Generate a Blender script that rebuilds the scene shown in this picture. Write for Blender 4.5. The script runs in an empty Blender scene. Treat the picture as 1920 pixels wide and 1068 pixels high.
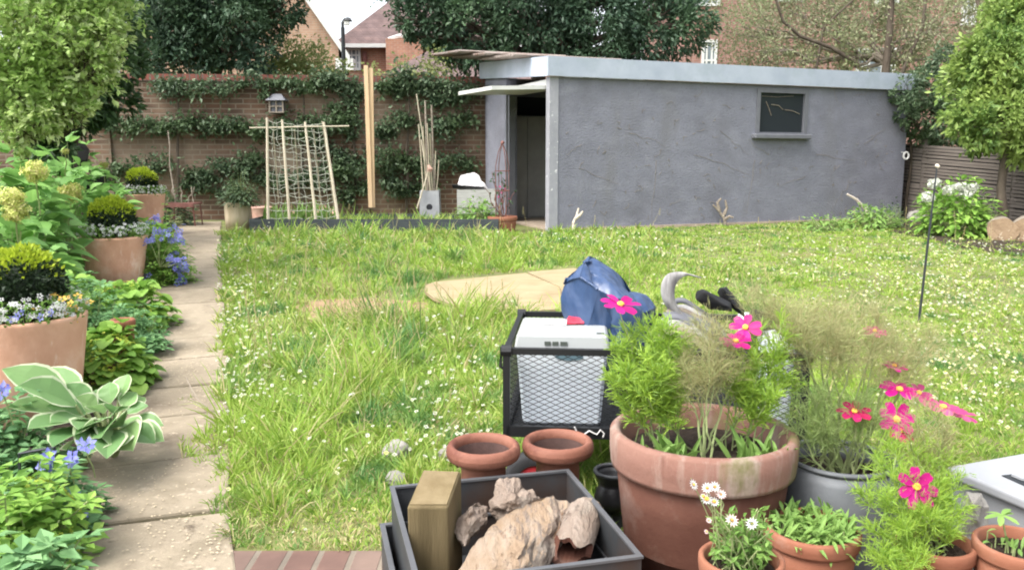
import bpy, bmesh, math, random
import numpy as np
from mathutils import noise, Vector, Matrix

# ------------------------------------------------------------------ camera, light, exposure
SC = bpy.context.scene
COL = SC.collection
H, F = 1.42, 1550.0
PITCH = math.atan(236 / F)
cam_d = bpy.data.cameras.new("camera")
cam_d.sensor_width = 36.0
cam_d.lens = 36.0 * F / 1920.0
cam_d.clip_start, cam_d.clip_end = 0.05, 2000
cam = bpy.data.objects.new("camera", cam_d)
cam.location = (0, 0, H)
cam.rotation_euler = (math.pi / 2 - PITCH, 0, 0)
COL.objects.link(cam)
SC.camera = cam

SUN_EL, SUN_AZ = math.radians(58), math.radians(-125)     # azimuth from +Y, clockwise; behind the viewer on the left
w = bpy.data.worlds.new("World"); SC.world = w; w.use_nodes = True
nt = w.node_tree
bg = nt.nodes["Background"]
sky = nt.nodes.new("ShaderNodeTexSky"); sky.sky_type = 'NISHITA'; sky.sun_disc = False
sky.sun_elevation = SUN_EL; sky.sun_rotation = SUN_AZ
sky.air_density = 1.0; sky.dust_density = 5.0; sky.ozone_density = 1.0
hs = nt.nodes.new("ShaderNodeHueSaturation"); hs.inputs["Saturation"].default_value = 0.30
nt.links.new(sky.outputs[0], hs.inputs["Color"])
nt.links.new(hs.outputs[0], bg.inputs[0])
bg.inputs[1].default_value = 0.15
sd = bpy.data.lights.new("sun", 'SUN'); sd.energy = .72; sd.angle = math.radians(30); sd.color = (1, .96, .9)
so = bpy.data.objects.new("sun", sd); COL.objects.link(so)
sdir = Vector((math.sin(SUN_AZ) * math.cos(SUN_EL), math.cos(SUN_AZ) * math.cos(SUN_EL), math.sin(SUN_EL)))
so.rotation_euler = sdir.to_track_quat('Z', 'Y').to_euler()
SC.view_settings.view_transform = 'Standard'; SC.view_settings.look = 'None'
SC.view_settings.exposure = 1.80; SC.view_settings.gamma = 1.0
SC.render.engine = 'CYCLES'
SC.cycles.use_denoising = True
SC.cycles.max_bounces = 7; SC.cycles.transparent_max_bounces = 6
SC.cycles.filter_width = 2.0
SC.render.resolution_x, SC.render.resolution_y = 1024, 569

rng = np.random.default_rng(11)
random.seed(5)

# ------------------------------------------------------------------ where a pixel of the photograph lies in the garden
def ray(px, py):
    x = (px - 960) / F; y = -(py - 534) / F
    c, s = math.cos(PITCH), math.sin(PITCH)
    return np.array((x, c + y * s, -s + y * c))
def P(px, py, Y):
    d = ray(px, py); return np.array((0, 0, H)) + d * (Y / d[1])
def PZ(px, py, z):
    d = ray(px, py); return np.array((0, 0, H)) + d * ((z - H) / d[2])
def gz(y):
    t = np.clip((np.asarray(y, float) - 3.5) / 8.0, 0, 1)
    return .35 * (t * t * (3 - 2 * t) * .5 + t * .5)
def G(px, py):
    d = ray(px, py); Y = 5.0
    for _ in range(60):
        Y = .5 * Y + .5 * (float(gz(Y)) - H) / d[2] * d[1]
    return P(px, py, Y)
def ppm(Y): return Y / F * .99          # metres per photo pixel at depth Y

# ------------------------------------------------------------------ mesh collecting
def unit(a):
    a = np.asarray(a, float); return a / np.maximum(np.linalg.norm(a, axis=-1, keepdims=True), 1e-9)
def rdir(n): return unit(rng.normal(size=(n, 3)))
class MB:
    def __init__(s): s.v = []; s.f = []; s.n = 0
    def add(s, v, f, m=0):
        v = np.asarray(v, float).reshape(-1, 3); f = np.asarray(f, int)
        s.v.append(v); s.f.append((f + s.n, np.broadcast_to(np.asarray(m, int), (len(f),)))); s.n += len(v)
        return s
    def build(s, name, mats, parent=None, loc=None, local=False, smooth=False):
        mats = mats if isinstance(mats, (list, tuple)) else [mats]
        v = np.concatenate(s.v)
        if loc is None: loc = np.zeros(3)
        off = np.asarray(parent["_o"] if parent is not None and "_o" in parent else loc, float)
        if not local: v = v - off
        me = bpy.data.meshes.new(name)
        me.vertices.add(len(v)); me.vertices.foreach_set("co", v.ravel())
        lv = np.concatenate([f.ravel() for f, _ in s.f]); tot = np.concatenate([np.full(len(f), f.shape[1]) for f, _ in s.f])
        mi = np.concatenate([m for _, m in s.f])
        me.loops.add(len(lv)); me.loops.foreach_set("vertex_index", lv.astype(np.int32))
        me.polygons.add(len(tot))
        me.polygons.foreach_set("loop_start", np.concatenate([[0], np.cumsum(tot)[:-1]]).astype(np.int32))
        me.polygons.foreach_set("loop_total", tot.astype(np.int32))
        for m in mats: me.materials.append(m)
        me.polygons.foreach_set("material_index", mi.astype(np.int32))
        me.polygons.foreach_set("use_smooth", np.full(len(tot), smooth))
        me.update(calc_edges=True); me.validate()
        o = bpy.data.objects.new(name, me); COL.objects.link(o)
        if parent is not None:
            o.parent = parent; o["_o"] = [float(x) for x in off]
        elif not local or loc is not None:
            o.location = loc; o["_o"] = [float(x) for x in loc]
        return o
def tag(o, label, cat, group=None, kind=None):
    if label: o["label"] = label
    if cat: o["category"] = cat
    if group: o["group"] = group
    if kind: o["kind"] = kind
    return o
def structure(o): o["kind"] = "structure"; return o
def thing(name, label, cat, loc=(0, 0, 0), group=None, rz=0):
    o = bpy.data.objects.new(name, None); COL.objects.link(o); o.empty_display_size = .1
    o.location = loc; o.rotation_euler = (0, 0, rz); o["_o"] = [float(x) for x in loc]
    return tag(o, label, cat, group)

# shapes -----------------------------------------------------------
BOXF = np.array([[0, 3, 2, 1], [4, 5, 6, 7], [0, 1, 5, 4], [1, 2, 6, 5], [2, 3, 7, 6], [3, 0, 4, 7]])
def box(mb, lo, hi, m=0):
    a, b = np.minimum(lo, hi), np.maximum(lo, hi)
    v = [(a[0], a[1], a[2]), (b[0], a[1], a[2]), (b[0], b[1], a[2]), (a[0], b[1], a[2]), (a[0], a[1], b[2]), (b[0], a[1], b[2]), (b[0], b[1], b[2]), (a[0], b[1], b[2])]
    return mb.add(v, BOXF, m)
def hexa(mb, pts, m=0): return mb.add(pts, BOXF, m)       # bottom four, top four
def bar(mb, a, b, wx, wy, up=(0, 0, 1), m=0):
    a, b, up = np.array(a, float), np.array(b, float), np.array(up, float)
    d = unit(b - a); s = np.cross(d, up)
    if np.linalg.norm(s) < 1e-4: s = np.cross(d, (0, 1, 0))
    s = unit(s); n = np.cross(s, d)
    q = [-s * wx / 2 - n * wy / 2, s * wx / 2 - n * wy / 2, s * wx / 2 + n * wy / 2, -s * wx / 2 + n * wy / 2]
    return mb.add([a + x for x in q] + [b + x for x in q], BOXF, m)
def tube(mb, pts, rad, n=6, m=0):
    pts = np.asarray(pts, float); k = len(pts); rad = np.broadcast_to(rad, (k,))
    t = unit(np.gradient(pts, axis=0)); ref = np.array((.31, .87, .2)) if abs(t[0][2]) > .8 else np.array((.1, .05, 1))
    s = unit(np.cross(t, ref)); u = np.cross(t, s)
    a = np.linspace(0, 2 * np.pi, n, endpoint=False)
    v = pts[:, None] + rad[:, None, None] * (np.cos(a)[None, :, None] * s[:, None] + np.sin(a)[None, :, None] * u[:, None])
    i = np.arange(k - 1)[:, None] * n; j = np.arange(n)[None]; j2 = (j + 1) % n
    f = np.stack([i + j, i + j2, i + n + j2, i + n + j], -1).reshape(-1, 4)
    mb.add(v, f, m)
    for e, base in ((0, 0), (1, (k - 1) * n)):
        c = mb.n; idx = np.stack([np.arange(n), (np.arange(n) + 1) % n, np.full(n, n)], 1)
        if e == 0: idx = idx[:, ::-1]
        ring = v[0] if e == 0 else v[-1]
        mb.add(np.vstack([ring, pts[0 if e == 0 else -1]]), idx, m)
    return mb
def wob(a, b, k=6, amp=.03):
    a, b = np.array(a, float), np.array(b, float); t = np.linspace(0, 1, k)[:, None]
    p = a + (b - a) * t; p[1:-1] += rng.normal(size=(k - 2, 3)) * amp; return p
def lathe(mb, prof, n=48, c=(0, 0, 0), m=0, jit=0.0):
    prof = np.asarray(prof, float); a = np.linspace(0, 2 * np.pi, n, endpoint=False); k = len(prof)
    rr = prof[:, 0][:, None] * (1 + jit * np.sin(3 * a + prof[:, 1][:, None] * 4)[...])
    v = np.stack([rr * np.cos(a), rr * np.sin(a), np.broadcast_to(prof[:, 1][:, None], rr.shape)], -1) + np.array(c)
    i = np.arange(k - 1)[:, None] * n; j = np.arange(n)[None]; j2 = (j + 1) % n
    return mb.add(v, np.stack([i + j, i + j2, i + n + j2, i + n + j], -1).reshape(-1, 4), m)
def disc(mb, r, c, n=32, bump=.01, m=0):
    a = np.linspace(0, 2 * np.pi, n, endpoint=False); v = [np.array(c)]; f = []
    rs = [r * .35, r * .7, r]
    for q in rs:
        for x in a: v.append(np.array(c) + (q * math.cos(x), q * math.sin(x), rng.normal() * bump * (q < r)))
    for j in range(n):
        f.append((0, 1 + j, 1 + (j + 1) % n))
    mb.add(v, f, m); base = mb.n - len(v)
    g = []
    for k in range(2):
        for j in range(n):
            g.append((1 + k * n + j, 1 + k * n + (j + 1) % n, 1 + (k + 1) * n + (j + 1) % n, 1 + (k + 1) * n + j))
    mb.f.append((np.array(g) + base, np.full(len(g), m))); return mb
def hull(pts, sub=3, amp=.01, freq=8, seed=0, smooth=0, ridge=0.0):
    fv = Vector(freq) if isinstance(freq, tuple) else Vector((freq,) * 3)
    bm = bmesh.new()
    for p in pts: bm.verts.new(p)
    r = bmesh.ops.convex_hull(bm, input=bm.verts)
    bmesh.ops.delete(bm, geom=[g for g in r["geom_interior"] if isinstance(g, bmesh.types.BMVert)], context='VERTS')
    for _ in range(sub):
        bmesh.ops.triangulate(bm, faces=bm.faces)
        bmesh.ops.subdivide_edges(bm, edges=bm.edges, cuts=1, use_grid_fill=True)
    bmesh.ops.triangulate(bm, faces=bm.faces)
    for _ in range(smooth): bmesh.ops.smooth_vert(bm, verts=bm.verts, factor=.5, use_axis_x=True, use_axis_y=True, use_axis_z=True)
    bm.normal_update()
    for v in bm.verts:
        q = v.co * fv + Vector((seed * 3.1, seed * 1.7, 0))
        d = noise.fractal(q, 1.0, 2.0, 4) * amp
        if ridge: d -= ridge * (1 - abs(noise.noise(q * .6))) ** 4
        v.co += v.normal * d
    bm.verts.ensure_lookup_table(); bm.verts.index_update()
    v = [tuple(x.co) for x in bm.verts]; f = [[x.index for x in g.verts] for g in bm.faces]; bm.free()
    return np.array(v), np.array(f)
# foliage ----------------------------------------------------------
def leaves(mb, pos, d, nrm, L, W, fold=.12, droop=.1, m=0):
    pos = np.asarray(pos, float); n = len(pos); d = unit(d)
    L = np.broadcast_to(L, (n,))[:, None]; W = np.broadcast_to(W, (n,))[:, None]
    s = unit(np.cross(d, nrm)); u = np.cross(s, d)
    z = np.array((0, 0, 1.))
    t = pos + d * L - z * droop * L; mid = pos + d * L * .45 - z * droop * L * .25
    l = mid - s * W / 2 + u * fold * W; r = mid + s * W / 2 + u * fold * W
    v = np.stack([pos, r, t, l, mid], 1).reshape(-1, 3); b = (np.arange(n) * 5)[:, None]
    f = np.concatenate([b + [0, 1, 2, 4], b + [0, 4, 2, 3]])
    return mb.add(v, f, m)
def ribbons(mb, pos, d, nrm, L, W, ws, us=(-1, 0, 1), fold=.15, droop=.2, wave=0.0, m=None):
    """leaf blades with a width profile ws along the length and cross positions us; m gives one material per cross strip"""
    pos = np.asarray(pos, float); n = len(pos); d = unit(d); L = np.broadcast_to(L, (n,)); W = np.broadcast_to(W, (n,)); droop = np.broadcast_to(droop, (n,))
    s = unit(np.cross(d, nrm)); u = np.cross(s, d)
    ws = np.asarray(ws); k = len(ws); us = np.asarray(us, float); c = len(us); t = np.linspace(0, 1, k)
    ctr = pos[:, None] + d[:, None] * (L[:, None] * t)[..., None]
    ctr[..., 2] -= (droop * L)[:, None] * t ** 2
    half = (W[:, None] * ws / 2)[:, :, None] * us                    # n,k,c
    lift = fold * np.abs(half) * 2
    if wave: lift = lift + wave * W[:, None, None] * np.sin(t[None, :, None] * 14 + rng.uniform(0, 6, (n, 1, 1))) * np.abs(us) * np.sign(us)
    v = ctr[:, :, None] + half[..., None] * s[:, None, None] + lift[..., None] * u[:, None, None]
    b = (np.arange(n) * k * c)[:, None, None]; i = np.arange(k - 1)[None, :, None] * c; j = np.arange(c - 1)[None, None]
    q = np.stack([b + i + j, b + i + j + 1, b + i + c + j + 1, b + i + c + j], -1).reshape(-1, 4)
    mm = np.broadcast_to(np.array(m if m is not None else [0] * (c - 1)), (n, k - 1, c - 1)).reshape(-1)
    return mb.add(v, q, mm)
def strips(mb, a, b, w0, w1=None, m=0):
    a, b = np.asarray(a, float), np.asarray(b, float); n = len(a); w1 = w0 * .5 if w1 is None else w1
    s = unit(np.cross(b - a, rdir(n)))
    v = np.stack([a - s * w0 / 2, a + s * w0 / 2, b + s * w1 / 2, b - s * w1 / 2], 1)
    return mb.add(v, (np.arange(n) * 4)[:, None] + np.array([0, 1, 2, 3]), m)
def cloud(mb, lobes, n, L, W, clumps=45, cs=.16, out=.6, m=0, shell=.62, flat=1.0, droop=.15, up=.5, sprig=0):
    """leaves gathered in clumps spread through round lobes (x, y, z, r): uneven outline, gaps, light and dark masses"""
    lob = np.array(lobes, float); wgt = lob[:, 3] ** 2; wgt /= wgt.sum()
    for li, (x, y, z, r) in enumerate(lob):
        k = max(6, int(clumps * wgt[li] * len(lob))); nn = max(10, int(n * wgt[li]))
        dd = rdir(k); rr = r * (shell + (1 - shell) * rng.random(k) ** .6) * rng.choice([1, 1, 1, 1.12], k)
        cc = np.array((x, y, z)) + dd * rr[:, None] * (1, 1, flat)
        i = rng.integers(0, k, nn); off = rng.normal(size=(nn, 3)) * cs * r
        pos = cc[i] + off; d = dd[i] * out + rdir(nn) * .8 + unit(off) * .5
        nr = rdir(nn) * .7 + np.array((0, 0, up)) + dd[i] * .4
        sc = rng.uniform(.7, 1.25, nn)
        leaves(mb, pos, d, nr, L * sc, W * sc, m=m, droop=droop)
        for _ in range(int(sprig * wgt[li])):                      # loose shoots sticking out of the outline
            e = rdir(1)[0]; e[2] += .35; e = unit(e); k = 11; ln = rng.uniform(.25, .75) * r; t = np.linspace(0, 1, k)[:, None]; p = np.array((x, y, z)) + e * r * .85 + (e + rdir(1)[0] * .25) * ln * t; p[:, 2] -= .15 * ln * t[:, 0] ** 2
            leaves(mb, p, rdir(k) * .8 + e * .7, rdir(k) * .5 + (0, 0, 1), L * rng.uniform(.7, 1.2, k), W * rng.uniform(.7, 1.2, k), m=m, droop=droop)
    return mb
def lobe(px, py, r, Y): p = P(px, py, Y); return (p[0], p[1], p[2], r * ppm(Y))
def limbs(mb, base, lobes, r0, n=3, amp=.06):
    base = np.array(base, float)
    for q in lobes:
        c = np.array(q[:3]); p = wob(base, c, 6, amp); tube(mb, p, np.linspace(r0, r0 * .35, 6), 7)
        for _ in range(n):
            e = c + rdir(1)[0] * q[3] * .9; tube(mb, wob(p[3 + _ % 2], e, 5, amp * .7), np.linspace(r0 * .4, r0 * .1, 5), 5)

# ------------------------------------------------------------------ materials
TONE = dict(lawn_soil=1.6, paving=.85, grey_masonry_paint=1.32, flaked_grey_paint=1.5, blue_grey_fascia=.85, white_paint=.8, grey_frame=.8, old_roof_sheet=.5, sawn_pine=.85, plywood=.44,
    old_terracotta=.30, old_terracotta_rim=.47, small_terracotta=.55, urn_clay=.5, galvanised_steel=.5, dull_steel=.36, worn_steel_edge=1.1, weathered_post=.46, post_end=.5, split_log=.56, pale_bark=.5, cut_log=.7,
    stone=.6, milky_plastic=1.05, pale_lid=.46, white_paper=.72, white_polythene=.7, white_petal=.72, white_bloom=.75, grey_resin=.66, striped_fabric=.5, netting=.8, bamboo_cane=.8,    grass_blade=1.3, hydrangea_leaf=1.7, lime_leaf=1.45, geranium_leaf=1.9, variegated_leaf=1.45, laurel_leaf=1.6, magenta_petal=.8, crimson_petal=.8, roof_tiles=.8, fence_slat=.8, patio_brick=.62, blue_tarpaulin=.47, lime_flower=1.2, terracotta=1.12, shaded_clay=.8, pale_stone=.6, espalier_leaf=1.4, thin_olive_leaf=1.5, holm_oak_leaf=1.35, shade_shrub_leaf=1.3, weed_leaf=1.4,
    bedding_leaf=1.35, cosmos_leaf=1.4, fennel_leaf=1.5, green_fennel_leaf=1.2, hosta_green=1.35, box_new_leaf=1.2, fallen_petal=.62)
NOW = [1.0]
def lin(c):
    if isinstance(c, str):
        c = [int(c[i:i + 2], 16) / 255 for i in (0, 2, 4)]
        c = [x / 12.92 if x <= .04045 else ((x + .055) / 1.055) ** 2.4 for x in c]
    return (*[min(.9, x * NOW[0]) for x in c[:3]], 1)
def newmat(name):
    NOW[0] = TONE.get(name, 1.0)
    m = bpy.data.materials.new(name); m.use_nodes = True
    return m, m.node_tree.nodes, m.node_tree.links, m.node_tree.nodes["Principled BSDF"]
def ramp(N, stops):
    r = N.new("ShaderNodeValToRGB"); e = r.color_ramp.elements
    while len(e) < len(stops): e.new(.5)
    for x, (p, c) in zip(e, stops): x.position = p; x.color = lin(c)
    return r
def tex(N, Lk, scale, detail=5, rough=.6, coord="Object", vec=(1, 1, 1)):
    tc = N.new("ShaderNodeTexCoord"); mp = N.new("ShaderNodeMapping"); mp.inputs["Scale"].default_value = vec
    n = N.new("ShaderNodeTexNoise"); n.inputs["Scale"].default_value = scale; n.inputs["Detail"].default_value = detail; n.inputs["Roughness"].default_value = rough
    Lk.new(tc.outputs[coord], mp.inputs[0]); Lk.new(mp.outputs[0], n.inputs["Vector"]); return n
def surf(name, stops, scale=6, rough=.75, bump=.3, bscale=None, metal=0, vec=(1, 1, 1), over=None, spec=.3, detail=6, bdist=.01):
    """noise between colour stops, with a bump of its own; over = (colour, scale, low, high) adds stains in patches"""
    m, N, Lk, b = newmat(name)
    n = tex(N, Lk, scale, detail, vec=vec); r = ramp(N, stops); Lk.new(n.outputs["Fac"], r.inputs[0]); out = r.outputs[0]
    for ov in (over if isinstance(over, list) else [over] if over else []):
        n2 = tex(N, Lk, ov[1], 6, .65, vec=ov[4] if len(ov) > 4 else (1, 1, 1)); mr = N.new("ShaderNodeMapRange")
        mr.inputs[1].default_value, mr.inputs[2].default_value = ov[2], ov[3]; Lk.new(n2.outputs["Fac"], mr.inputs[0])
        mx = N.new("ShaderNodeMix"); mx.data_type = 'RGBA'; Lk.new(mr.outputs[0], mx.inputs["Factor"]); Lk.new(out, mx.inputs["A"]); mx.inputs["B"].default_value = lin(ov[0]); out = mx.outputs["Result"]
    Lk.new(out, b.inputs["Base Color"]); b.inputs["Roughness"].default_value = rough; b.inputs["Metallic"].default_value = metal; b.inputs["Specular IOR Level"].default_value = spec
    if bump:
        n3 = tex(N, Lk, bscale or scale * 6, 6, .65, vec=vec); bp = N.new("ShaderNodeBump"); bp.inputs["Strength"].default_value = bump; bp.inputs["Distance"].default_value = bdist
        Lk.new(n3.outputs["Fac"], bp.inputs["Height"]); Lk.new(bp.outputs[0], b.inputs["Normal"])
    return m
def leafm(name, cols, trans=.35, rough=.5, pscale=1.2, alt=None, spec=.3, alt2=None):
    """leaf: every leaf its own tint from cols; alt = tint that takes over in patches of the plant"""
    m, N, Lk, b = newmat(name)
    g = N.new("ShaderNodeNewGeometry"); k = len(cols); r = ramp(N, [(i / max(k - 1, 1), c) for i, c in enumerate(cols)]); Lk.new(g.outputs["Random Per Island"], r.inputs[0]); out = r.outputs[0]
    if alt:
        n = N.new("ShaderNodeTexNoise"); n.inputs["Scale"].default_value = pscale; n.inputs["Detail"].default_value = 3; Lk.new(g.outputs["Position"], n.inputs["Vector"])
        mr = N.new("ShaderNodeMapRange"); mr.inputs[1].default_value, mr.inputs[2].default_value = .4, .68; Lk.new(n.outputs["Fac"], mr.inputs[0])
        mx = N.new("ShaderNodeMix"); mx.data_type = 'RGBA'; Lk.new(mr.outputs[0], mx.inputs["Factor"]); Lk.new(out, mx.inputs["A"]); mx.inputs["B"].default_value = lin(alt); out = mx.outputs["Result"]
    if alt2:
        n = N.new("ShaderNodeTexNoise"); n.inputs["Scale"].default_value = alt2[1]; n.inputs["Detail"].default_value = 4; Lk.new(g.outputs["Position"], n.inputs["Vector"])
        mr = N.new("ShaderNodeMapRange"); mr.inputs[1].default_value, mr.inputs[2].default_value = .5, .66; Lk.new(n.outputs["Fac"], mr.inputs[0])
        mx = N.new("ShaderNodeMix"); mx.data_type = 'RGBA'; Lk.new(mr.outputs[0], mx.inputs["Factor"]); Lk.new(out, mx.inputs["A"]); mx.inputs["B"].default_value = lin(alt2[0]); out = mx.outputs["Result"]
    Lk.new(out, b.inputs["Base Color"]); b.inputs["Roughness"].default_value = rough; b.inputs["Specular IOR Level"].default_value = spec
    t = N.new("ShaderNodeBsdfTranslucent"); Lk.new(out, t.inputs[0])
    ms = N.new("ShaderNodeMixShader"); ms.inputs[0].default_value = trans; Lk.new(b.outputs[0], ms.inputs[1]); Lk.new(t.outputs[0], ms.inputs[2])
    Lk.new(ms.outputs[0], N["Material Output"].inputs[0]); return m
def brickm(name, c1, c2, mortar, bw=.225, rh=.075, ms=.01, dirt=None, bump=.5, flat=False):
    m, N, Lk, b = newmat(name)
    tc = N.new("ShaderNodeTexCoord"); sp = N.new("ShaderNodeSeparateXYZ"); cb = N.new("ShaderNodeCombineXYZ"); Lk.new(tc.outputs["Object"], sp.inputs[0])
    if flat: Lk.new(sp.outputs[0], cb.inputs[0]); Lk.new(sp.outputs[1], cb.inputs[1])
    else:
        ad = N.new("ShaderNodeMath"); Lk.new(sp.outputs[0], ad.inputs[0]); Lk.new(sp.outputs[1], ad.inputs[1]); Lk.new(ad.outputs[0], cb.inputs[0]); Lk.new(sp.outputs[2], cb.inputs[1])
    br = N.new("ShaderNodeTexBrick"); br.inputs["Color1"].default_value = lin(c1); br.inputs["Color2"].default_value = lin(c2); br.inputs["Mortar"].default_value = lin(mortar)
    br.inputs["Scale"].default_value = 1; br.inputs["Brick Width"].default_value = bw; br.inputs["Row Height"].default_value = rh; br.inputs["Mortar Size"].default_value = ms; br.inputs["Mortar Smooth"].default_value = .3
    if flat: br.offset = 0.0
    Lk.new(cb.outputs[0], br.inputs["Vector"]); out = br.outputs["Color"]
    n = tex(N, Lk, 3, 6); r = ramp(N, [(.3, (.55, .55, .55)), (.7, (1.25, 1.2, 1.15))]); Lk.new(n.outputs["Fac"], r.inputs[0])
    mx = N.new("ShaderNodeMix"); mx.data_type = 'RGBA'; mx.blend_type = 'MULTIPLY'; mx.inputs["Factor"].default_value = .8; Lk.new(out, mx.inputs["A"]); Lk.new(r.outputs[0], mx.inputs["B"]); out = mx.outputs["Result"]
    if dirt:
        n2 = tex(N, Lk, dirt[1], 6); mr = N.new("ShaderNodeMapRange"); mr.inputs[1].default_value, mr.inputs[2].default_value = dirt[2], dirt[3]; Lk.new(n2.outputs["Fac"], mr.inputs[0])
        m2 = N.new("ShaderNodeMix"); m2.data_type = 'RGBA'; Lk.new(mr.outputs[0], m2.inputs["Factor"]); Lk.new(out, m2.inputs["A"]); m2.inputs["B"].default_value = lin(dirt[0]); out = m2.outputs["Result"]
    Lk.new(out, b.inputs["Base Color"]); b.inputs["Roughness"].default_value = .9; b.inputs["Specular IOR Level"].default_value = .15
    bp = N.new("ShaderNodeBump"); bp.inputs["Strength"].default_value = bump; bp.inputs["Distance"].default_value = .01; bp.invert = True; Lk.new(br.outputs["Fac"], bp.inputs["Height"]); Lk.new(bp.outputs[0], b.inputs["Normal"])
    return m
def plain(name, c, rough=.5, metal=0, spec=.4): return surf(name, [(.3, [x * .85 for x in lin(c)[:3]]), (.7, [min(1, x * 1.12) for x in lin(c)[:3]])], 9, rough, .08, metal=metal, spec=spec)

M = {}
M['ground'] = surf('lawn_soil', [(.3, (.055, .06, .022)), (.7, (.10, .115, .035))], 3, .95, .6, 30, over=((.13, .095, .05), 1.1, .55, .75))
M['soil'] = surf('dark_soil', [(.3, (.022, .015, .01)), (.7, (.07, .05, .035))], 20, .95, 1, 60, bdist=.03)
M['baresoil'] = surf('bare_soil', [(.3, (.20, .125, .07)), (.7, (.33, .23, .14))], 9, .95, .8, 50, over=((.14, .15, .05), 5, .5, .7))
M['slab'] = surf('paving', [(.25, (.185, .152, .105)), (.5, (.295, .247, .178)), (.75, (.39, .33, .245))], 3.2, .9, .6, 30, over=[((.14, .11, .075), 1.6, .5, .68), ((.45, .38, .29), 18, .58, .72), ((.11, .085, .06), 7, .63, .72)])
M['garden_brick'] = brickm('garden_wall_brick', (.18, .103, .068), (.115, .078, .056), (.225, .185, .14), .26, .088, ms=.013, dirt=((.25, .20, .145), .55, .46, .72))
M['coping'] = brickm('coping_brick', (.27, .10, .075), (.19, .08, .065), (.16, .13, .11), .11, .16, .012)
M['patio'] = brickm('patio_brick', (.34, .20, .165), (.40, .31, .26), (.42, .36, .29), .115, .22, .012, flat=True)
M['render'] = surf('grey_masonry_paint', [(.3, (.122, .125, .150)), (.7, (.162, .166, .196))], 2.5, .85, .55, 26, vec=(1, 1, 1.5), bdist=.03, over=[((.21, .21, .225), 5, .62, .8), ((.10, .10, .115), 1.1, .5, .8), ((.125, .125, .135), 1.6, .54, .78, (1, 1, .22)), ((.19, .195, .22), 2.6, .56, .8, (.5, .5, 1.6)), ((.095, .097, .115), 34, .56, .68), ((.25, .25, .265), 55, .64, .72)])
M['fascia'] = surf('blue_grey_fascia', [(.3, (.37, .42, .50)), (.7, (.47, .52, .60))], 3, .55, .15, 14, over=((.34, .40, .44), 2, .5, .75))
M['flaked'] = surf('flaked_grey_paint', [(.3, (.17, .172, .19)), (.7, (.21, .212, .23))], 5, .8, .5, 30, over=((.5, .5, .5), 14, .62, .68))
M['roof'] = surf('roof_felt', [(.3, (.10, .10, .10)), (.7, (.2, .2, .2))], 6, .9)
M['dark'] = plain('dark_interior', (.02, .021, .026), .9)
M['cupboard'] = surf('dull_panel', [(.3, (.26, .265, .25)), (.7, (.34, .345, .325))], 3, .7, .1)
M['floor'] = surf('concrete_floor', [(.3, (.28, .22, .16)), (.7, (.4, .33, .26))], 4, .9, .4)
M['whitepaint'] = surf('white_paint', [(.3, (.62, .63, .60)), (.7, (.75, .75, .72))], 4, .5, .1)
M['frame'] = surf('grey_frame', [(.3, (.15, .155, .175)), (.7, (.19, .195, .215))], 6, .6, .2)
M['corr'] = surf('old_roof_sheet', [(.3, (.34, .27, .23)), (.7, (.55, .47, .42))], 5, .8, .4, over=((.30, .16, .11), 3, .5, .7))
m, N, Lk, b = newmat('window_glass'); b.inputs["Base Color"].default_value = (.026, .031, .036, 1); b.inputs["Roughness"].default_value = .18; b.inputs["Specular IOR Level"].default_value = .35; M['glass'] = m
M['bark'] = surf('bark', [(.3, (.05, .038, .028)), (.7, (.13, .105, .08))], 12, .95, 1, 30, vec=(1, 1, .3))
M['twig'] = surf('grey_twig', [(.3, (.16, .13, .10)), (.7, (.30, .26, .21))], 20, .9, .5)
M['paletwig'] = surf('bleached_twig', [(.3, (.42, .36, .29)), (.7, (.6, .54, .46))], 20, .9, .4)
M['bamboo'] = surf('bamboo_cane', [(.3, (.44, .38, .27)), (.7, (.60, .54, .41))], 8, .6, .2, vec=(1, 1, .4))
M['netting'] = plain('netting', (.50, .52, .42), .8)
M['batten'] = surf('sawn_pine', [(.3, (.56, .38, .22)), (.7, (.72, .53, .33))], 6, .75, .2, vec=(6, 6, .5))
M['ply'] = surf('plywood', [(.3, (.58, .45, .24)), (.7, (.72, .60, .37))], 3, .75, .15, vec=(1, 5, 1), over=((.47, .35, .19), 2.2, .5, .75))
M['bed'] = surf('dark_stained_board', [(.3, (.028, .034, .04)), (.7, (.065, .075, .08))], 8, .7, .3, vec=(.5, .5, 6))
M['fence'] = surf('fence_slat', [(.3, (.145, .122, .104)), (.7, (.23, .20, .175))], 5, .85, .4, vec=(.5, .5, 8))
M['terra'] = surf('terracotta', [(.25, (.50, .27, .175)), (.7, (.62, .39, .28))], 3.5, .85, .25, 40, over=[((.68, .52, .41), 3.5, .5, .75), ((.40, .21, .13), 2.2, .52, .75, (1, 1, .4)), ((.74, .65, .56), 5, .64, .76, (1.2, 1.2, .3)), ((.30, .26, .14), 4, .66, .78)])
M['terraold'] = surf('old_terracotta', [(.25, (.24, .083, .052)), (.7, (.37, .16, .105))], 4, .85, .25, 45, over=[((.50, .34, .28), 4, .52, .75), ((.15, .05, .035), 3, .55, .75, (1, 1, .4))])
M['terrarim'] = surf('old_terracotta_rim', [(.25, (.36, .17, .125)), (.7, (.47, .26, .20))], 5, .85, .25, 45, over=[((.62, .48, .40), 7, .48, .66, (1.4, 1.4, .25)), ((.20, .09, .065), 6, .58, .72, (1, 1, .35)), ((.25, .24, .085), 3.2, .54, .64, (1, 1, .5))])
M['terrasmall'] = surf('small_terracotta', [(.25, (.33, .115, .06)), (.7, (.47, .20, .12))], 5, .8, .2, 45, over=((.5, .33, .25), 6, .6, .78))
M['urn'] = surf('urn_clay', [(.25, (.34, .125, .08)), (.7, (.47, .21, .14))], 6, .7, .35, 40, over=[((.20, .06, .04), 5, .52, .66), ((.60, .42, .33), 9, .62, .74)])
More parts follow.
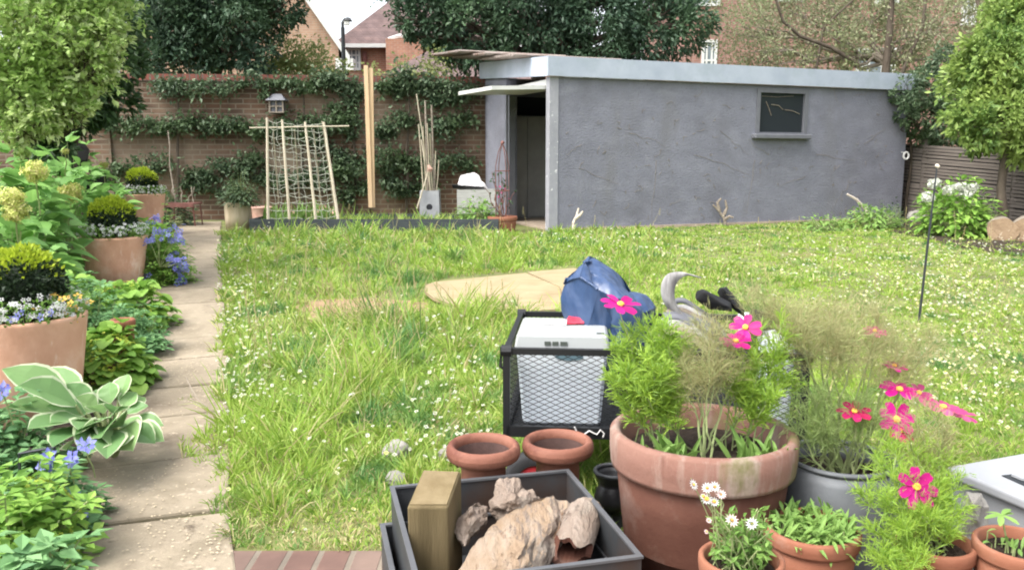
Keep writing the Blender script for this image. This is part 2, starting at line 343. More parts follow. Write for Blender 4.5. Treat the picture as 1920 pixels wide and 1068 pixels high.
M['blackclay'] = surf('black_glaze', [(.3, (.012, .012, .013)), (.7, (.03, .03, .032))], 8, .4, .2)
M['galv'] = surf('galvanised_steel', [(.3, (.17, .185, .20)), (.7, (.29, .305, .325))], 5, .6, .15, metal=.35, over=((.38, .40, .42), 3, .55, .75))
M['steelbox'] = surf('dull_steel', [(.3, (.10, .11, .12)), (.7, (.17, .18, .19))], 4, .55, .15, metal=.25, over=((.17, .11, .085), 2.6, .48, .68))
M['steeledge'] = plain('worn_steel_edge', (.33, .34, .36), .5, .5)
M['post'] = surf('weathered_post', [(.25, (.17, .125, .055)), (.7, (.33, .25, .125))], 3, .85, .5, 24, vec=(7, 7, .6), over=((.21, .20, .07), 3, .5, .75))
M['postend'] = surf('post_end', [(.3, (.26, .19, .09)), (.7, (.40, .31, .17))], 14, .9, .4)
M['split'] = surf('split_log', [(.2, (.36, .24, .155)), (.42, (.54, .39, .26)), (.6, (.62, .49, .37)), (.8, (.48, .38, .31))], 9, .9, 1, 40, vec=(2.2, .45, 2.2), bdist=.02, over=[((.34, .18, .09), 9, .58, .68, (2, .5, 2)), ((.56, .39, .16), 5, .66, .78), ((.20, .12, .08), 22, .66, .72, (1.5, .5, 1.5))])
M['barkpale'] = surf('pale_bark', [(.2, (.27, .19, .14)), (.45, (.48, .37, .29)), (.65, (.62, .51, .42)), (.85, (.70, .60, .52))], 9, .9, 1, 34, vec=(1.8, .6, 1.8), bdist=.02, over=[((.16, .10, .07), 13, .58, .68, (1.5, .6, 1.5)), ((.45, .40, .33), 4, .55, .7)])
M['logcut'] = surf('cut_log', [(.3, (.27, .18, .11)), (.7, (.44, .32, .20))], 7, .9, .6, 30, over=[((.22, .14, .08), 9, .58, .7), ((.62, .52, .38), 22, .6, .7)])
M['stone'] = surf('stone', [(.3, (.28, .26, .22)), (.7, (.48, .46, .42))], 9, .9, .6)
M['cartblack'] = plain('black_steel', (.016, .017, .019), .45)
M['tyre'] = plain('rubber', (.02, .02, .022), .8)
M['red'] = plain('red_hub', (.42, .03, .04), .5)
M['tubplastic'] = surf('milky_plastic', [(.3, (.60, .66, .72)), (.7, (.70, .75, .80))], 2, .35, .03)
M['lidplastic'] = surf('pale_lid', [(.3, (.64, .68, .68)), (.7, (.72, .75, .75))], 2, .35, .03)
M['bluetint'] = plain('blue_print', (.28, .46, .56), .6)
M['print'] = plain('dark_print', (.06, .07, .06), .6)
M['redplastic'] = plain('red_plastic', (.62, .03, .06), .4)
M['paper'] = plain('white_paper', (.78, .76, .74), .7)
m, N, Lk, b = newmat('blue_tarpaulin'); n = tex(N, Lk, 3, 4); r = ramp(N, [(.3, (.045, .10, .25)), (.7, (.08, .15, .32))]); Lk.new(n.outputs[0], r.inputs[0]); Lk.new(r.outputs[0], b.inputs["Base Color"]); b.inputs["Roughness"].default_value = .38; b.inputs["Specular IOR Level"].default_value = .5
n2 = tex(N, Lk, 9, 2, vec=(1, 1, .35)); bp = N.new("ShaderNodeBump"); bp.inputs["Strength"].default_value = .7; bp.inputs["Distance"].default_value = .05; Lk.new(n2.outputs[0], bp.inputs["Height"]); Lk.new(bp.outputs[0], b.inputs["Normal"]); M['tarp'] = m
m, N, Lk, b = newmat('striped_fabric'); tc = N.new("ShaderNodeTexCoord"); wv = N.new("ShaderNodeTexWave"); wv.bands_direction = 'Z'; wv.inputs["Scale"].default_value = 11; wv.inputs["Distortion"].default_value = 5; wv.inputs["Detail Scale"].default_value = .8
r = ramp(N, [(.2, (.30, .28, .27)), (.5, (.44, .42, .40)), (.7, (.56, .54, .51))]); Lk.new(tc.outputs["Object"], wv.inputs[0]); Lk.new(wv.outputs["Fac"], r.inputs[0]); Lk.new(r.outputs[0], b.inputs["Base Color"]); b.inputs["Roughness"].default_value = .85; M['stripe'] = m
M['blackcloth'] = plain('black_cloth', (.012, .012, .014), .7)
M['whitebag'] = surf('white_polythene', [(.3, (.72, .70, .71)), (.7, (.82, .80, .80))], 4, .4, .3, 18)
M['crate'] = surf('weathered_crate', [(.3, (.30, .30, .28)), (.7, (.43, .43, .40))], 6, .85, .3, vec=(1, 1, 5))
M['cement'] = surf('cement_pot', [(.3, (.24, .25, .26)), (.7, (.34, .35, .36))], 6, .85, .3)
M['timberpot'] = surf('pale_planter', [(.3, (.40, .33, .22)), (.7, (.56, .48, .35))], 5, .85, .3, vec=(4, 4, .6))
M['rust'] = surf('rusty_iron', [(.3, (.10, .045, .038)), (.7, (.20, .085, .07))], 12, .8, .3)
M['boxlid'] = surf('grey_resin', [(.3, (.40, .415, .435)), (.7, (.46, .475, .495))], 3, .55, .05)
M['lampblack'] = plain('dark_lamp', (.03, .035, .04), .5)
M['ceram'] = surf('pink_clay', [(.3, (.42, .23, .18)), (.7, (.58, .38, .31))], 8, .85, .4)
M['house1'] = brickm('sandy_house_brick', (.46, .295, .205), (.40, .25, .175), (.44, .36, .29), ms=.008, bump=.1)
M['house2'] = brickm('orange_house_brick', (.47, .235, .15), (.38, .19, .13), (.44, .34, .27), ms=.008, bump=.1)
M['house3'] = brickm('red_house_brick', (.36, .20, .16), (.31, .165, .135), (.36, .28, .24), ms=.008, bump=.1)
M['tiles'] = brickm('roof_tiles', (.235, .165, .155), (.20, .145, .14), (.15, .11, .105), .3, .2, .008, bump=.4)
M['pane'] = plain('house_pane', (.22, .26, .28), .1)

# leaves
M['darkleaf'] = leafm('holm_oak_leaf', [(.022, .047, .030), (.034, .066, .038), (.055, .09, .058)], .2, .42, .9, alt=(.05, .09, .042))
M['palegreen'] = leafm('variegated_leaf', [(.10, .18, .05), (.25, .33, .10), (.42, .48, .22), (.56, .60, .38)], .45, .5, 1.6, alt=(.19, .29, .075))
M['laurel'] = leafm('laurel_leaf', [(.05, .09, .028), (.10, .165, .04), (.20, .27, .075)], .35, .42, 1.5, alt=(.19, .25, .065))
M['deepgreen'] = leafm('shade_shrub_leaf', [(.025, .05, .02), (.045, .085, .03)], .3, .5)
M['olive'] = leafm('thin_olive_leaf', [(.125, .15, .075), (.22, .24, .145), (.20, .17, .125)], .4, .6, .8, alt=(.17, .195, .095))
M['softgreen'] = leafm('soft_green_leaf', [(.20, .25, .08), (.30, .34, .14)], .45, .6)
M['lowfl'] = leafm('pale_yellow_flower', [(.55, .52, .16), (.62, .60, .30), (.62, .62, .5)], .35, .7)
M['wallleaf'] = leafm('espalier_leaf', [(.032, .058, .03), (.055, .088, .045), (.12, .16, .095)], .3, .42, 1.5, alt=(.06, .095, .04))
M['hydra'] = leafm('hydrangea_leaf', [(.08, .17, .045), (.12, .23, .06), (.16, .28, .08)], .38, .5)
M['hydrabloom'] = leafm('hydrangea_bloom', [(.42, .50, .11), (.60, .63, .20), (.62, .56, .26)], .3, .7)
M['whitebloom'] = leafm('white_bloom', [(.70, .74, .62), (.82, .83, .76)], .3, .7)
M['alch'] = leafm('lime_leaf', [(.10, .20, .035), (.16, .28, .05), (.22, .34, .07)], .38, .6)
M['alchfl'] = leafm('lime_flower', [(.36, .43, .05), (.5, .54, .09)], .35, .7)
M['geran'] = leafm('geranium_leaf', [(.055, .12, .05), (.085, .17, .065), (.12, .21, .09)], .35, .6)
M['blue'] = leafm('blue_petal', [(.15, .16, .50), (.22, .23, .60), (.32, .34, .66)], .35, .6)
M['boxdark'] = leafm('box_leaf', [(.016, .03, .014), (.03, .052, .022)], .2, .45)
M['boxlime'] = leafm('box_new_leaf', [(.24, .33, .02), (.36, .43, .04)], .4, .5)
M['clover'] = leafm('clover_flower', [(.40, .42, .28), (.55, .56, .44), (.62, .62, .55)], .35, .7)
M['whitefl'] = leafm('white_petal', [(.72, .73, .70), (.85, .85, .84)], .3, .6)
M['tinyleaf'] = leafm('bedding_leaf', [(.10, .20, .04), (.17, .28, .07)], .35, .5)
M['yellowfl'] = leafm('yellow_petal', [(.75, .42, .05), (.8, .55, .15)], .3, .6)
M['hostag'] = leafm('hosta_green', [(.09, .18, .065), (.14, .24, .09), (.20, .30, .12)], .35, .45)
M['hostaw'] = leafm('hosta_margin', [(.48, .54, .34), (.58, .62, .44)], .35, .45)
M['grass'] = leafm('grass_blade', [(.085, .172, .03), (.16, .27, .04), (.245, .325, .06), (.36, .375, .13)], .4, .5, .7, alt=(.215, .315, .045), alt2=((.075, .165, .045), 2.3))
M['grassdry'] = leafm('dry_grass', [(.36, .30, .14), (.46, .42, .22)], .3, .6)
M['weed'] = leafm('weed_leaf', [(.11, .20, .045), (.17, .27, .07)], .35, .55)
M['cosleaf'] = leafm('cosmos_leaf', [(.17, .28, .035), (.26, .37, .05), (.20, .32, .08)], .4, .6)
M['fennel'] = leafm('fennel_leaf', [(.20, .22, .095), (.27, .28, .13), (.24, .19, .105)], .35, .7)
M['fennelg'] = leafm('green_fennel_leaf', [(.19, .27, .09), (.27, .34, .13)], .35, .7)
M['stem'] = surf('green_stem', [(.3, (.20, .25, .10)), (.7, (.30, .34, .16))], 20, .7, .1)
M['magenta'] = leafm('magenta_petal', [(.52, .008, .19), (.66, .015, .30)], .35, .5)
M['crimson'] = leafm('crimson_petal', [(.48, .01, .09), (.60, .02, .17)], .35, .5)
M['pinkfl'] = leafm('pink_petal', [(.46, .05, .18), (.55, .11, .24)], .35, .6)
M['urn_shade'] = surf('shaded_clay', [(.3, (.05, .03, .026)), (.7, (.11, .06, .05))], 8, .9, .3)  # dark clay tone, the shade inside the urns put into colour
M['strap'] = surf('grey_strap', [(.35, (.13, .125, .125)), (.6, (.42, .41, .40))], 5, .8, .1, vec=(3, 3, .5))
M['disc'] = plain('flower_disc', (.80, .38, .06), .8)
M['petal'] = plain('fallen_petal', (.62, .52, .36), .8)

# ================================================================== THE SETTING
ys = np.concatenate([[-30, -5, 0, 2], np.arange(3, 12.6, .25), [14, 20, 40, 120, 400]]); xs = np.array([-300, -60, -12, -6, -3, 0, 3, 6, 12, 60, 300.])
X, Y = np.meshgrid(xs, ys); V = np.stack([X, Y, gz(Y) - .004], -1).reshape(-1, 3); nx = len(xs)
i = (np.arange(len(ys) - 1)[:, None] * nx + np.arange(nx - 1)).ravel()
mb = MB().add(V, np.stack([i, i + 1, i + nx + 1, i + nx], 1)); structure(mb.build('ground', M['ground'], smooth=True))

R0 = np.array((-.985, 2.74)); PD = np.array((-.331, .944)); PN = np.array((-.944, -.331))       # right edge of the path, its heading, its left
PW = .64
def on_path(s, o, z=0):
    q = R0 + PD * s + PN * o; return np.array((q[0], q[1], float(gz(q[1])) + z))
mb = MB(); s = -1.4; 
while s < 11.6:
    L = random.uniform(.52, .66); g = .018; wj = [random.uniform(-.02, .02) for _ in range(4)]; dz = [random.uniform(0, .008) for _ in range(4)]
    q = [(s + g, wj[0]), (s + L, wj[1]), (s + L, PW + wj[2]), (s + g, PW + wj[3])]
    if random.random() < .3: q[1] = (s + L - .04, q[1][1])
    q = q[::-1]
    lo = [on_path(a, o, -.03) for a, o in q]; hi = [on_path(a, o, .014 + dz[k]) for k, (a, o) in enumerate(q)]
    c = sum(hi) / 4; hexa(mb, lo + hi); s += L
pth = structure(mb.build('path', M['slab']))
bv = pth.modifiers.new('edge', 'BEVEL'); bv.width = .012; bv.segments = 2
# border soil to the left of the path, soil in front of fence
def sheet(name, poly, mat, dz, res=.3, amp=.02):
    bm = bmesh.new(); vs = [bm.verts.new((x, y, 0)) for x, y in poly]; bm.faces.new(vs)
    bmesh.ops.triangulate(bm, faces=bm.faces)
    for _ in range(5):
        es = [e for e in bm.edges if e.calc_length() > res]
        if not es: break
        bmesh.ops.subdivide_edges(bm, edges=es, cuts=1); bmesh.ops.triangulate(bm, faces=bm.faces)
    for v in bm.verts: v.co.z = float(gz(v.co.y)) + dz + (amp * abs(noise.noise(v.co * 4)) if not v.is_boundary else 0)
    me = bpy.data.meshes.new(name); bm.to_mesh(me); bm.free(); me.materials.append(mat)
    o = bpy.data.objects.new(name, me); COL.objects.link(o); return structure(o)
L0 = on_path(-1.5, PW + .02); L1 = on_path(11.2, PW + .02)
sheet('border_soil', [(L0[0], L0[1]), (L1[0], L1[1]), (-9.4, 13.4), (-7, 4), (-4, 1)], M['soil'], .004)
sheet('fence_bed_soil', [tuple(G(1660, 432)[:2]), tuple(G(1790, 462)[:2]), tuple(G(1900, 480)[:2]), (9.5, 10.2), (8.4, 14.4), (7.2, 15.3)], M['soil'], .004)
bc = [G(545, 578), G(580, 562), G(700, 560), G(800, 566), G(815, 585), G(760, 606), G(640, 618), G(575, 605)]
sheet('bare_soil', [tuple(q[:2]) for q in bc], M['baresoil'], .006)
bare = np.array([q[:2] for q in bc])
PATIO_Y = 2.83
mb = MB(); box(mb, (-1.02, .2, -.05), (4.5, PATIO_Y, .012)); structure(mb.build('patio', M['patio']))

# ---------------------------------------------------------------- garage
C0 = np.array((.56, 12.41)); GA = math.atan2(2.59, 6.49); GU = np.array((math.cos(GA), math.sin(GA))); GV = np.array((-GU[1], GU[0]))
GL, GW = 6.98, 2.85; Z0 = .35
def GS(px, py, y=0.0):
    d = ray(px, py); o = C0 + GV * y
    # (k*d - o) . GV = 0
    k = (o @ GV) / (d[:2] @ GV); p = d * k + (0, 0, H); q = p[:2] - C0
    return np.array((q @ GU, q @ GV, p[2] - Z0))
HW = float(GS(1030, 143)[2]); HT = float(GS(1030, 106)[2]); SL = .21
garage = thing('garage', 'low flat roofed garage with grey painted rough walls and pale blue fascia', 'garage', (C0[0], C0[1], Z0), rz=GA)
w0 = GS(1424, 171); w1 = GS(1507, 251); wx0, wx1, wz0, wz1 = w0[0], w1[0], w1[2], w0[2]
T = .12; mb = MB()
def ztop(y): return HW + SL * y / GW
# side wall round the window, local coordinates
box(mb, (0, 0, -.1), (wx0, T, HW)); box(mb, (wx1, 0, -.1), (GL, T, HW)); box(mb, (wx0, 0, -.1), (wx1, T, wz0)); box(mb, (wx0, 0, wz1), (wx1, T, HW))
mb.build('wall', M['render'], garage, local=True)
mb = MB(); box(mb, (GL - T, T, -.1), (GL, GW, HW)); box(mb, (0.02, GW - T, -.1), (GL - T, GW, HW + SL)); mb.build('wall', M['render'], garage, local=True)
mb = MB(); box(mb, (-.012, -.012, -.1), (.13, .12, HW - .002)); mb.build('corner_pier', M['flaked'], garage, local=True)
mb = MB(); hexa(mb, [(0, 1.78, -.1), (.2, 1.78, -.1), (.2, GW - T, -.1), (0, GW - T, -.1), (0, 1.78, ztop(1.78)), (.2, 1.78, ztop(1.78)), (.2, GW - T, ztop(GW)), (0, GW - T, ztop(GW))]); mb.build('front_wall', M['render'], garage, local=True)
mb = MB(); box(mb, (.03, 1.70, 0), (.13, 1.777, 2.1)); mb.build('door_jamb', M['frame'], garage, local=True)
mb = MB(); box(mb, (.02, .122, HW - .12), (.12, 1.777, HW - .03)); mb.build('lintel', M['whitepaint'], garage, local=True)
mb = MB(); hexa(mb, [(-.07, -.075, HW), (GL + .05, -.075, HW), (GL + .05, -.02, HW), (-.07, -.02, HW), (-.07, -.075, HT), (GL + .05, -.075, HT), (GL + .05, -.02, HT), (-.07, -.02, HT)]); mb.build('side_fascia', M['fascia'], garage, local=True)
mb = MB(); hexa(mb, [(-.07, -.018, HW - .0), (-.015, -.018, HW - .0), (-.015, GW + .05, HW + SL), (-.07, GW + .05, HW + SL), (-.07, -.018, HT), (-.015, -.018, HT), (-.015, GW + .05, HT + SL), (-.07, GW + .05, HT + SL)]); mb.build('front_fascia', M['fascia'], garage, local=True)
mb = MB(); hexa(mb, [(-.013, -.018, HT - .09), (GL + .05, -.018, HT - .09), (GL + .05, GW + .05, HT + SL - .09), (-.013, GW + .05, HT + SL - .09), (-.013, -.018, HT - .02), (GL + .05, -.018, HT - .02), (GL + .05, GW + .05, HT + SL - .02), (-.013, GW + .05, HT + SL - .02)]); mb.build('roof', M['roof'], garage, local=True)
mb = MB(); box(mb, (.05, .13, -.06), (GL - T - .01, GW - T - .01, .02)); mb.build('floor', M['floor'], garage, local=True)
mb = MB(); box(mb, (.21, GW - T - .02, 1.85), (2.1, GW - T - .003, HW - .1)); mb.build('shade_panel', M['dark'], garage, local=True)  # near-black panel painting the shade high on the far wall
# near-black partition, the shade of the back room put into its colour
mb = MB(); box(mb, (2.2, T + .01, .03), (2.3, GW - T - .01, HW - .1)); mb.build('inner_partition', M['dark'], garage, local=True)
mb = MB(); f = .05
box(mb, (wx0 - f, -.02, wz0 - .01), (wx0 + .02, .06, wz1 + f)); box(mb, (wx1 - .02, -.02, wz0 - .01), (wx1 + f, .06, wz1 + f)); box(mb, (wx0 + .02, -.02, wz1 - .02), (wx1 - .02, .06, wz1 + f)); box(mb, (wx0 + .02, -.015, wz0 - .01), (wx1 - .02, .06, wz0 + .02))
win = mb.build('window', M['frame'], garage, local=True)
mb = MB(); box(mb, (wx0 + .015, .03, wz0 + .015), (wx1 - .015, .036, wz1 - .015)); mb.build('pane', M['glass'], win, local=True)
mb = MB(); box(mb, (wx0 - .12, -.11, wz0 - .09), (wx1 + .08, .01, wz0 - .012)); o = mb.build('sill', M['frame'], win, local=True); o.modifiers.new('edge', 'BEVEL').width = .012
mb = MB(); box(mb, (.14, -.05, -.08), (GL - .1, -.002, .035)); mb.build('footing', M['floor'], garage, local=True)
# up-and-over door standing open
a, b_, c = (0.1, .15, 2.12), (-.86, .15, 2.03), (-.86, 1.70, 2.03)
a = np.array(a); pz = lambda px, py, y, x: GS(px, py, y)
mb = MB(); hz = GS(1026, 166, .15)[2]; ho = hz - .045
hexa(mb, [(-.86, .15, ho), (.25, .15, hz), (.25, 1.69, hz + .02), (-.86, 1.69, ho + .03), (-.86, .15, ho + .055), (.25, .15, hz + .055), (.25, 1.69, hz + .075), (-.86, 1.69, ho + .085)])
door = mb.build('garage_door', M['whitepaint'], garage, local=True)
mb = MB(); tube(mb, [(-.03, 1.66, 0), (-.03, 1.66, hz)], .012, 6); tube(mb, [(.06, 1.6, hz - .25), (.06, 1.52, hz - .22), (.06, 1.52, hz - .34)], .012, 6); mb.build('door_rod', M['steeledge'], garage, local=True)
# dead creeper stems still stuck to the wall
mb = MB()
for (x0, y0, x1, y1) in [(1320, 165, 1300, 190), (1560, 165, 1572, 200), (1660, 170, 1650, 190), (1090, 270, 1062, 290), (1240, 280, 1225, 300), (1190, 360, 1210, 352), (1255, 385, 1278, 372), (1300, 290, 1410, 330), (1440, 290, 1400, 262), (1590, 345, 1560, 390), (1350, 245, 1405, 290), (1600, 180, 1640, 172), (1510, 330, 1460, 350), (1620, 270, 1660, 240), (1100, 320, 1160, 345), (1180, 250, 1250, 275), (1230, 300, 1222, 420), (1415, 300, 1400, 400), (1530, 290, 1600, 300)]:
    q0, q1 = GS(x0, y0), GS(x1, y1); q0[1] = q1[1] = -.004
    p = np.linspace(q0, q1, 7); p[1:-1, (0, 2)] += rng.normal(size=(5, 2)) * .018; tube(mb, p, np.linspace(.0028, .001, 7), 4)
for _ in range(110):
    x, z = rng.uniform(.2, GL - .3), rng.uniform(.1, HW - .1)
    if wx0 - .2 < x < wx1 + .2 and z > wz0 - .2: continue
    p = np.array((x, -.004, z)) + np.cumsum(np.vstack([np.zeros(3), rng.normal(size=(3, 3)) * (.03, .001, .03)]), 0); tube(mb, p, .0026, 4)
mb.build('dead_creeper', M['twig'], garage, local=True)
# white dead stems inside the window glass
mb = MB()
for seg in ([(1438, 190), (1443, 202), (1448, 217)], [(1448, 196), (1462, 198), (1470, 206)], [(1473, 206), (1488, 208), (1501, 214)], [(1430, 180), (1460, 182), (1490, 180)]):
    p = np.array([GS(*q) for q in seg]); p[:, 1] = .022; tube(mb, p, (.006 if seg[0][1] > 182 else .003), 5)
mb.build('dead_stem', M['twig'], win, local=True)

o = thing('storage_cupboard', 'tall dull grey panelled cupboard standing inside the garage doorway', 'cupboard', tuple(C0 + GU * .8 + GV * 2.55) + (Z0 + .02,), rz=GA)
mb = MB(); box(mb, (-.58, -.12, 0), (.72, .15, 1.80)); mb.build('body', M['cupboard'], o, local=True)
for x0, x1 in ((-.57, -.16), (-.14, .27), (.29, .70)):
    mb = MB(); box(mb, (x0, -.15, .03), (x1, -.122, 1.78)); mb.build('door', M['cupboard'], o, local=True)
# corrugated sheets lying on the roof
for k, (x0, y0, x1, y1, dz) in enumerate([(-.35, .55, 1.5, 2.2, .0), (-.5, 1.4, 1.7, 3.1, .05), (-.75, 2.0, 1.2, 3.6, .10)]):
    u = np.linspace(0, 1, 60); vv = np.linspace(0, 1, 3)
    U, Vv = np.meshgrid(u, vv); xx = x0 + (x1 - x0) * Vv; yy = y0 + (y1 - y0) * U
    zz = HT + SL * yy / GW + dz + .02 + .014 * np.sin(U * 2 * np.pi * 15)
    top = np.stack([xx, yy, zz], -1).reshape(-1, 3); i = (np.arange(2)[:, None] * 60 + np.arange(59)).ravel(); f = np.stack([i, i + 1, i + 61, i + 60], 1)
    mb = MB().add(top, f); o = None
    cw = np.array([(C0 + GU * p[0] + GV * p[1]).tolist() + [p[2] + Z0] for p in top]); mb = MB().add(cw, f)
    o = mb.build('roofing_sheet', M['corr'], loc=cw.mean(0)); sm = o.modifiers.new('thick', 'SOLIDIFY'); sm.thickness = .018
    tag(o, ['lowest weathered corrugated sheet lying on the garage roof', 'middle corrugated sheet in the stack on the garage roof', 'topmost corrugated sheet overhanging the left end of the garage roof'][k], 'roofing sheet', 'roofing sheets on the garage')
# small creeper stumps along the garage foot
def stump(name, label, lines, Y, r, mat):
    base = P(lines[0][0][0], lines[0][0][1], Y); mb = MB()
    for ln in lines:
        p = np.array([P(x, y, Y + dy) for (x, y, dy) in ln]); n = len(p); tube(mb, p, np.linspace(r, r * .5, n), 6)
    return tag(mb.build(name, mat, loc=base), label, 'stump')
stump('vine_stump', 'pale forked vine stump standing by the left end of the garage wall', [[(1076, 437, 0), (1075, 418, 0), (1081, 405, 0), (1085, 390, .02)], [(1079, 410, 0), (1088, 403, -.03), (1093, 396, -.04)]], 12.3, .028, M['paletwig'])
stump('vine_stump', 'knotted brown vine stump below the garage window side, with broken twigs', [[(1362, 428, 0), (1358, 410, 0), (1348, 395, 0), (1337, 384, .0)], [(1356, 406, 0), (1363, 390, 0), (1360, 375, 0)], [(1358, 412, 0), (1368, 405, -.05), (1375, 408, -.06)], [(1349, 396, 0), (1345, 380, 0), (1352, 372, 0)]], 13.4, .03, M['twig'])
stump('vine_stump', 'long bleached curved vine stem arching at the right end of the garage wall', [[(1632, 412, 0), (1622, 392, 0), (1606, 374, 0), (1588, 364, 0)]], 14.4, .035, M['paletwig'])
mb = MB(); a = np.linspace(0, 2 * np.pi, 25); c = P(1699, 292, 14.9); tube(mb, np.stack([c[0] + .045 * np.cos(a), np.full(25, c[1]), c[2] + .06 * np.sin(a)], 1), .016, 6)
tube(mb, [c + (-.1, .1, .06), c + (0, 0, .06)], .006, 4); tag(mb.build('wall_ring', M['whitepaint'], loc=c), 'small white ring fixed at the right corner of the garage', 'ring')

# ---------------------------------------------------------------- brick garden wall
WA, WB = P(-140, 140, 14.3), P(935, 145, 15.2); WANG = math.atan2(WB[1] - WA[1], WB[0] - WA[0]); WL = float(np.hypot(*(WB - WA)[:2]))
WU = np.array((math.cos(WANG), math.sin(WANG))); WN = np.array((WU[1], -WU[0]))
def WP(px, py, off=.0):        # point on the wall face, off metres in front of it
    d = ray(px, py); o = WA[:2] + WN * off; k = (o @ WN) / (d[:2] @ WN); return np.array((0, 0, H)) + d * k
gw = thing('garden_wall', 'tall weathered brown brick garden wall behind the vegetable bed', 'wall', (WA[0], WA[1], .35), rz=WANG)
WH = 2.40
mb = MB(); box(mb, (0, 0, -.1), (WL, .22, WH)); mb.build('brickwork', M['garden_brick'], gw, local=True)
mb = MB(); box(mb, (0, -.035, WH), (WL, .25, WH + .12)); mb.build('coping', M['coping'], gw, local=True)
for x in (2.6, 7.0):
    mb = MB(); box(mb, (x, -.06, -.1), (x + .34, -.002, WH - .003)); mb.build('pier', M['garden_brick'], gw, local=True)

# ---------------------------------------------------------------- slatted fence on the right
FA = np.array((6.75, 16.7)); FD = np.array((.331, -.944)); FANG = math.atan2(FD[1], FD[0])
fe = thing('slat_fence', 'brown horizontal slatted fence along the right side of the garden', 'fence', (FA[0], FA[1], .35), rz=FANG)
FLn = 9.0; sl = -.065; top0 = 1.43; mb = MB()
for k in range(25):
    z = .03 + k * (top0 - .03) / 24.6
    for s0 in (0, 1.83, 3.66, 5.49, 7.32):
        s1 = s0 + 1.82; e = rng.normal() * .004
        hexa(mb, [(s0, -.012, z + sl * s0 + e), (s1, -.012, z + sl * s1 + e), (s1, .012, z + sl * s1 + e), (s0, .012, z + sl * s0 + e)] + [(s0, -.012, z + .042 + sl * s0 + e), (s1, -.012, z + .042 + sl * s1 + e), (s1, .012, z + .042 + sl * s1 + e), (s0, .012, z + .042 + sl * s0 + e)])
mb.build('slat_panel', M['fence'], fe, local=True)
mb = MB(); hexa(mb, [(0, .06, -.3), (FLn, .06, -.6), (FLn, .08, -.6), (0, .08, -.3), (0, .06, top0), (FLn, .06, top0 + sl * FLn), (FLn, .08, top0 + sl * FLn), (0, .08, top0)]); mb.build('gap_shade_sheet', M['dark'], fe, local=True)  # near-black sheet added so the gaps between slats look shaded
for s0 in (0, 1.83, 3.66, 5.49, 7.32):
    mb = MB(); box(mb, (s0 - .04, .014, -.4 + sl * s0), (s0 + .04, .058, top0 + .1 + sl * s0)); mb.build('post', M['fence'], fe, local=True)

# ---------------------------------------------------------------- houses beyond the wall
def gable_house(name, label, pl, pr, Y, y_eave, y_ridge, ridge_px, mat, depth, over=.4, chim=None):
    x0, x1 = P(pl, 0, Y)[0], P(pr, 0, Y)[0]; ze, zr = P(0, y_eave, Y)[2], P(0, y_ridge, Y)[2]; xr = P(ridge_px, 0, Y)[0]
    h = thing(name, label, 'house', ((x0 + x1) / 2, Y, .3))
    kx = depth * (x1 / Y) * 1.02 if x1 < 0 else 0
    mb = MB(); v = [(x0, Y, 0), (x1, Y, 0), (x1 + kx, Y + depth, 0), (x0 + kx, Y + depth, 0), (x0, Y, ze), (x1, Y, ze), (x1 + kx, Y + depth, ze), (x0 + kx, Y + depth, ze), (xr, Y, zr), (xr + kx, Y + depth, zr)]
    mb.add(v, [[0, 1, 5, 4], [1, 2, 6, 5], [2, 3, 7, 6], [3, 0, 4, 7]]); mb.add(v, [[4, 5, 8], [6, 7, 9]])
    mb.build('wall', mat, h)
    mb = MB(); e = over; zl = ze - e * (zr - ze) / max(xr - x0, .1) + .06; zR = ze - e * (zr - ze) / max(x1 - xr, .1) + .06
    for (xe, z_) in ((x0 - e, zl), (x1 + e, zR)):
        hexa(mb, [(xe, Y - .25, z_), (xr, Y - .25, zr + .06), (xr + kx, Y + depth, zr + .06), (xe + kx, Y + depth, z_), (xe, Y - .25, z_ + .12), (xr, Y - .25, zr + .18), (xr + kx, Y + depth, zr + .18), (xe + kx, Y + depth, z_ + .12)])
    rf = mb.build('roof', M['tiles'], h)
    mb = MB()
    for (xe, z_) in ((x0 - e, zl), (x1 + e, zR)):
        hexa(mb, [(xe, Y - .30, z_ - .14), (xr, Y - .30, zr - .08), (xr, Y - .253, zr - .08), (xe, Y - .253, z_ - .14), (xe, Y - .30, z_ + .12), (xr, Y - .30, zr + .18), (xr, Y - .253, zr + .18), (xe, Y - .253, z_ + .12)])
    box(mb, (x1 - .05, Y - .28, zR - .32), (x1 + e + .1, Y + .1, zR + .03))
    mb.build('bargeboard', M['whitepaint'], rf)
    return h, (x0, x1, ze, zr)
def add_window(h, Y, px0, py0, px1, py1, nx=3, ny=3):
    a, b = P(px0, py1, Y), P(px1, py0, Y); mb = MB(); x0, z0, x1, z1 = a[0], a[2], b[0], b[2]; t = .09
    for q in ((x0, z0, x0 + t, z1), (x1 - t, z0, x1, z1), (x0 + t, z0, x1 - t, z0 + t), (x0 + t, z1 - t, x1 - t, z1)): box(mb, (q[0], Y - .06, q[1]), (q[2], Y + .02, q[3]))
    for k in range(1, nx): x = x0 + (x1 - x0) * k / nx; box(mb, (x - .03, Y - .045, z0 + t), (x + .03, Y, z1 - t))
    for k in range(1, ny): z = z0 + (z1 - z0) * k / ny; box(mb, (x0 + t, Y - .042, z - .03), (x1 - t, Y - .003, z + .03))
    wn = mb.build('window', M['whitepaint'], h)
    mb = MB(); box(mb, (x0 + .02, Y - .02, z0 + .02), (x1 - .02, Y - .005, z1 - .02)); mb.build('pane', M['pane'], wn)
h1, _ = gable_house('brick_house', 'sandy brick gable end with white bargeboards beyond the garden wall', 215, 632, 27, 82, -210, 440, M['house1'], 9)
add_window(h1, 27, 330, -40, 400, 60)
